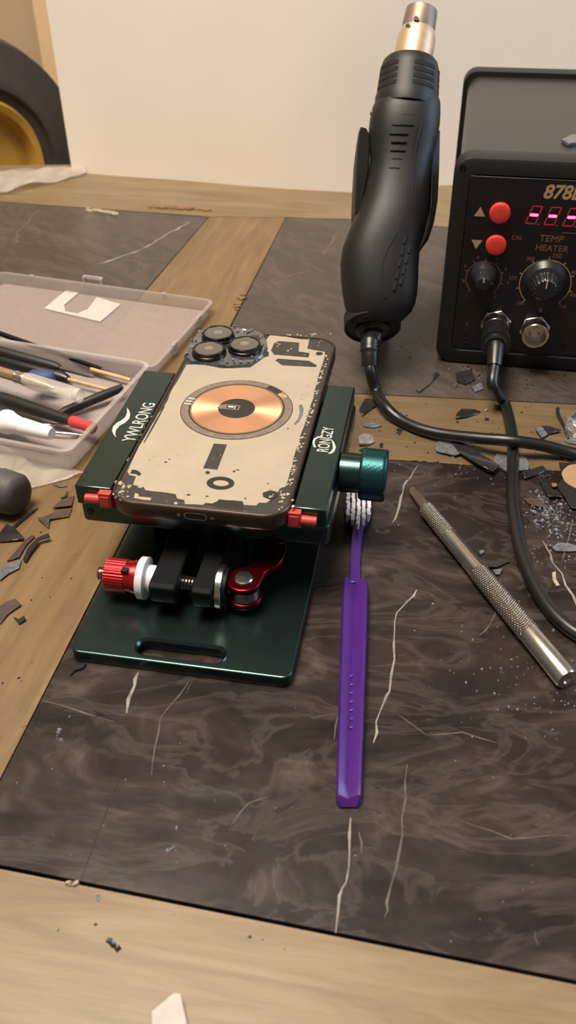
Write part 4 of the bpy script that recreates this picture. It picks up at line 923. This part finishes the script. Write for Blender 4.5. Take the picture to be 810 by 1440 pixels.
shard(L8([(302, 172), (345, 168), (388, 180), (340, 186)]), 'thin blue grey sliver on the plank in front of the bag', 'shardg', group=GL)
shard([(99, 951), (98, 940), (110, 937), (122, 935), (117, 941), (106, 945)], 'small black shard under the front left corner of the base plate', 'shard', th=.0012, group=GL)
L7 = lambda P: [(620 + x / 4.263, 540 + y / 4.263) for x, y in P]
shard(L7([(85, 215), (92, 190), (120, 163), (200, 160), (238, 168), (215, 185), (150, 205)]), 'leaf shaped dark shard on the wood strip left of the plug cord', 'shard', tilt=.1, group=GR)
shard(L7([(255, 158), (272, 148), (288, 155), (270, 166)]), 'tiny pale flake at the point of the leaf shaped shard', 'foil', group=GR)
shard(L7([(688, 150), (705, 140), (712, 185), (745, 260), (768, 330), (755, 335), (728, 262), (690, 190)]), 'long narrow black splinter on the wood strip at right', 'shard', tilt=.05, group=GR)
shard(L7([(570, 272), (600, 260), (640, 262), (720, 293), (660, 305), (610, 325)]), 'arrow shaped shard with a grey half on the wood strip', 'shard', tilt=.15, group=GR)
shard(L7([(565, 270), (602, 258), (640, 305), (605, 326)]), 'grey chip covering the blunt end of the arrow shaped shard', 'shardg', z=.0016, group=GR)
shard([(611, 627), (616, 622), (640, 626), (652, 640), (640, 644), (613, 637)], 'flat grey shard on the wood strip just below the gun cord', 'shardg', tilt=.1, group=GR)
shard([(633, 620), (646, 622), (672, 639), (702, 659), (692, 668), (668, 654), (645, 638)], 'long dark strip of glass crossing from wood onto marble', 'shard', z=.0016, tilt=.05, group=GR)
shard([(692, 652), (698, 640), (716, 639), (738, 645), (744, 656), (742, 664), (712, 666)], 'grey cracked chunk underneath the plug cord', 'shardg', z=.0003, th=.0012, tilt=.05, group=GR)
shard(L7([(480, 545), (500, 535), (610, 495), (632, 520), (600, 540), (500, 580)]), 'black shard just right of the plug cord at the marble edge', 'shard', tilt=.1, z=.0002, group=GR)
shard(L7([(630, 540), (665, 545), (650, 560), (625, 560)]), 'small dark flake right of the black shard by the cord', 'shard', group=GR)
shard(L7([(575, 560), (600, 575), (660, 640), (715, 665), (720, 690), (640, 695), (605, 620)]), 'wide black shard between the cord and the tan disc', 'shard', tilt=.12, z=.0003, group=GR)
shard(L7([(490, 690), (530, 688), (590, 698), (628, 735), (605, 748), (530, 725)]), 'brown oval shard beside the heap of glass crumbs', 'shardb', tilt=.05, z=.0003, group=GR)
shard(L7([(660, 600), (690, 598), (698, 615), (672, 622)]), 'small tan flake beside the large backing piece', 'chip', z=.0012, group=GR)
shard(L7([(665, 985), (700, 955), (760, 960), (850, 985), (840, 1005), (760, 1010), (690, 1005)]), 'grey striped shard at the lower end of the crumb heap', 'shardg', tilt=.08, group=GR)
shard(L7([(280, 1080), (400, 1050), (410, 1070), (330, 1110), (285, 1110)]), 'black shard close beside the knife handle', 'shard', tilt=.12, group=GR)
shard(L7([(310, 1120), (370, 1115), (350, 1150), (330, 1150)]), 'small grey shard tucked against the knife handle', 'shardg', tilt=.1, group=GR)
shard(L7([(225, 1015), (245, 1002), (262, 1012), (240, 1030)]), 'little grey chip left of the cord above the knife', 'shardg', th=.0012, group=GR)
shard(L7([(665, 1140), (685, 1130), (690, 1180), (710, 1215), (690, 1218), (668, 1180)]), 'small curled pale flake right of the cord', 'chipw', th=.001, group=GR)
shard(L7([(718, 428), (790, 425), (850, 440), (850, 460), (740, 462)]), 'grey shard beneath the gun cord beside the tan disc', 'shardg', group=GR)
shard(L7([(740, 340), (800, 335), (850, 350), (850, 372), (760, 358)]), 'grey shard touching the back of the gun cord at right edge', 'shardg', group=GR)
shard(L7([(316, 130), (350, 130), (360, 150), (330, 152)]), 'tiny black flake left of the plug cord on the wood', 'shard', group=GR)
shard(L7([(262, 207), (290, 210), (285, 220), (265, 218)]), 'speck of black glass below the leaf shaped shard', 'shard', group=GR)
K7 = lambda P: [(400 + x / 4.765, 540 + y / 4.765) for x, y in P]
shard(K7([(500, 180), (540, 115), (600, 120), (640, 140), (580, 175), (520, 220)]), 'ragged black chip on the wood strip behind the green knob', 'shard', th=.0015, tilt=.1, group=GR)
shard(K7([(525, 275), (590, 265), (655, 285), (600, 298), (540, 292)]), 'narrow grey chip on the wood strip right of the stand', 'shardg', group=GR)
shard(K7([(495, 365), (540, 345), (590, 355), (600, 400), (560, 415), (500, 420)]), 'crinkled silver chip on the wood strip next to the green knob', 'foil', th=.0014, tilt=.1, group=GR)
shard(K7([(500, 445), (550, 425), (570, 440), (520, 458)]), 'black chip partly behind the green knob', 'shard', group=GR)
shard(K7([(750, 305), (790, 300), (785, 325), (765, 345)]), 'small black triangular chip alone on the wood strip', 'shard', group=GR)
shard(K7([(635, 405), (662, 400), (660, 425), (640, 430)]), 'tiny black fragment between silver chip and gun cord', 'shard', group=GR)
shard([(585, 549), (600, 536), (613, 524), (618, 527), (604, 542), (590, 552)], 'dark sliver of glass on the marble in front of the gun', 'shard', group=GR)
shard([(640, 527), (662, 523), (668, 535), (655, 542), (642, 538)], 'dark glass flake at the front left foot of the station', 'shard', th=.0012, tilt=.1, group=GR)
shard([(663, 546), (676, 540), (680, 548), (668, 553)], 'grey glass flake below the station plug', 'shardg', th=.0012, group=GR)
# big backing piece with tan disc
BP = empty('phone_back_fragment', 'dark broken phone back piece with a round tan disc, at right edge', 'phone back', at(815, 680, 0))
b = MB(); z = .002
b.prism([at(x, y, z)[:2] for x, y in ((786, 650), (798, 651), (812, 646), (850, 655), (855, 715), (822, 716), (803, 714), (795, 700), (787, 690), (784, 681), (792, 672), (790, 662))], .0012, .0022); b.build('backing', 'dark', BP, world=True, bevel=.0002)
b = MB(); c = at(824, 671, .0026); rdx = (at(791, 671, .0026) - c).length; b.lathe((c.x, c.y, .0022), (0, 0, 1), [(0, rdx), (.0005, rdx), (.0006, rdx * .98)], 64, wob=lambda a, t: 1 + .012 * sin(a * 9)); b.build('tan_disc', 'tan', BP, world=True)
# foil, chip on the station, paper scrap
random.seed(77)
def crumple(name, mat, c, rx, ry, h, label, cat, n=9):
    b = MB(); P = []
    for j in range(5):
        rr = (1, .95, .7, .4, .1)[j]; P.append([Vector((c.x + rx * rr * cos(a) * random.uniform(.7, 1.2), c.y + ry * rr * sin(a) * random.uniform(.7, 1.2), c.z + h * (0, .4, .75, .9, 1)[j] * random.uniform(.6, 1.2) if j else c.z)) for a in [2 * pi * i / n for i in range(n)]])
    b.rings(P); return tag(b.build(name, mat, smooth=15), label, cat)
crumple('foil_scrap', 'foil', at(806, 604, .0002), .006, .008, .007, 'crumpled silver foil scrap on the wood strip at right edge', 'foil')
crumple('blue_scrap', 'blue', at(812, 589, .0002), .004, .0035, .004, 'small blue scrap behind the crumpled foil at right edge', 'scrap')
zc = .1248; P = [at(x, y, zc) for x, y in ((789, 200), (805, 192.5), (830, 196), (820, 203), (799, 206))]
b = MB(); b.prism([p[:2] for p in P], .1246, .1266); tag(b.build('metal_chip', 'shardg', bevel=.0003), 'small grey chip lying on top of the black station', 'chip')
P = [at(x, y, .002) for x, y in ((213, 1420), (228, 1409), (244, 1400), (254, 1401), (262, 1436), (266, 1462), (214, 1462))]
b = MB(); n = len(P); hz = [.0006, .0012, .003, .0034, .002, .0006, .0006]
b.add([(p.x, p.y, h) for p, h in zip(P, hz)] + [(p.x, p.y, h + .0003) for p, h in zip(P, hz)], [tuple(range(n))[::-1], tuple(range(n, 2 * n))] + [(i, (i + 1) % n, n + (i + 1) % n, n + i) for i in range(n)])
tag(b.build('paper_scrap', 'paper', smooth=20), 'torn white paper scrap on the front wood plank', 'paper')

# crumbs nobody could count
def crumbs(name, mat, spots, label, cat):
    b = MB()
    for x, y, r, z in spots:
        p = at(x, y, z); m = random.randint(3, 5); a0 = random.random() * 6; h = r * random.uniform(.4, 1.0)
        B1 = [Vector((p.x + r * random.uniform(.5, 1.3) * cos(a0 + 2 * pi * j / m), p.y + r * random.uniform(.5, 1.3) * sin(a0 + 2 * pi * j / m), z)) for j in range(m)]
        T1 = [Vector((v.x * .5 + p.x * .5 + random.uniform(-.3, .3) * r, v.y * .5 + p.y * .5, z + h)) for v in B1]
        b.rings([B1, T1])
    return tag(b.build(name, mat, smooth=5), label, cat, kind='stuff')
random.seed(31)
S = []
for i in range(330):
    t = random.gauss(0, .4); x = 772 + 28 * t + random.gauss(0, 13); y = 722 + 34 * t + random.gauss(0, 15)
    if 735 < x < 830 and y > 690: S.append((x, y, random.choice((.0003, .0004, .0005, .0006, .0011)) * random.uniform(.8, 1.2), .0001 + (.0006 if random.random() < .3 else 0)))
for i in range(130): S.append((random.uniform(735, 830), random.uniform(690, 800), random.uniform(.0002, .0007), .0001))
crumbs('glass_crumbs', 'crumb', S, 'heap of sparkling glass crumbs on the marble at right', 'crumbs')
S = []
for i in range(110): S.append((random.gauss(690, 60), random.gauss(662, 9) if i % 2 else random.gauss(900, 40), random.uniform(.0002, .0007), .0001))
for i in range(70): S.append((random.uniform(690, 820), random.uniform(920, 1000), random.uniform(.0002, .0006), .0001))
for i in range(60): S.append((random.uniform(520, 700), random.uniform(480, 550), random.uniform(.0003, .0008), .0001))
for i in range(60): S.append((random.uniform(20, 800), random.uniform(985, 1340), random.uniform(.0002, .0006), .0001))
for x, y in ((82, 1030), (80, 1036), (84, 1026), (86, 1040), (240, 1195), (244, 1192), (236, 1196), (248, 1165), (98, 1242), (104, 1243), (138, 1262), (139, 1266), (560, 740), (500, 1205), (508, 600), (640, 700)): S.append((x, y, .0011, .0001))
crumbs('glass_dust', 'crumb', S, 'fine pale glass specks scattered over the marble and wood', 'crumbs')
S = [(random.uniform(0, 180), random.uniform(700, 1000), random.uniform(.0002, .0007), .0001) for i in range(26)]
S = [s_ for s_ in S if s_[0] < 95 - .5 * (s_[1] - 910)] + [(random.uniform(510, 800), random.uniform(565, 640), random.uniform(.0003, .0009), .0001) for i in range(40)]
S += [(154, 1322, .0012, .0001), (160, 1328, .0012, .0001), (166, 1333, .0012, .0001), (134, 1300, .0008, .0001), (352, 1317, .0008, .0001)]
S += [(random.uniform(640, 800), random.uniform(515, 545), random.uniform(.0004, .0012), .0001) for i in range(40)]
crumbs('dark_crumbs', 'crumbd', S, 'tiny dark crumbs scattered over the wood strips', 'crumbs')

# ================================================================== LIGHT
def area(name, loc, tgt, size, energy, col, sy=None):
    d = bpy.data.lights.new(name, 'AREA'); d.energy = energy; d.color = col; d.size = size
    if sy: d.shape = 'RECTANGLE'; d.size_y = sy
    o = bpy.data.objects.new(name, d); COL.objects.link(o); o.location = loc
    o.rotation_euler = (Vector(tgt) - Vector(loc)).to_track_quat('-Z', 'Y').to_euler(); return o
area('ceiling_lamp', (-.35, .3, 1.8), (0, .5, 0), .8, 70, (1, .88, .74))
area('window_light', (1.6, .55, .75), (0, .45, 0), .8, 18, (.58, .75, 1), 1.0)
wd = bpy.data.worlds.new('room_air'); SC.world = wd; wd.use_nodes = True
bg = wd.node_tree.nodes['Background']; bg.inputs[0].default_value = (1, .89, .78, 1); bg.inputs[1].default_value = .16

# ================================================================== CAMERA
cam = bpy.data.cameras.new('camera'); co = bpy.data.objects.new('camera', cam); COL.objects.link(co); SC.camera = co
co.matrix_world = Matrix(((CR.x, CU.x, -_f.x, 0), (CR.y, CU.y, -_f.y, 0), (CR.z, CU.z, -_f.z, CH), (0, 0, 0, 1)))
cam.sensor_fit = 'VERTICAL'; cam.sensor_height = 36; cam.lens = F / 1440 * 36; cam.clip_start = .01; cam.clip_end = 20
cam.dof.use_dof = True; cam.dof.focus_distance = .43; cam.dof.aperture_fstop = 15
vs = SC.view_settings; vs.view_transform = 'Standard'; vs.look = 'None'; vs.exposure = 0; vs.gamma = 1; vs.use_curve_mapping = False
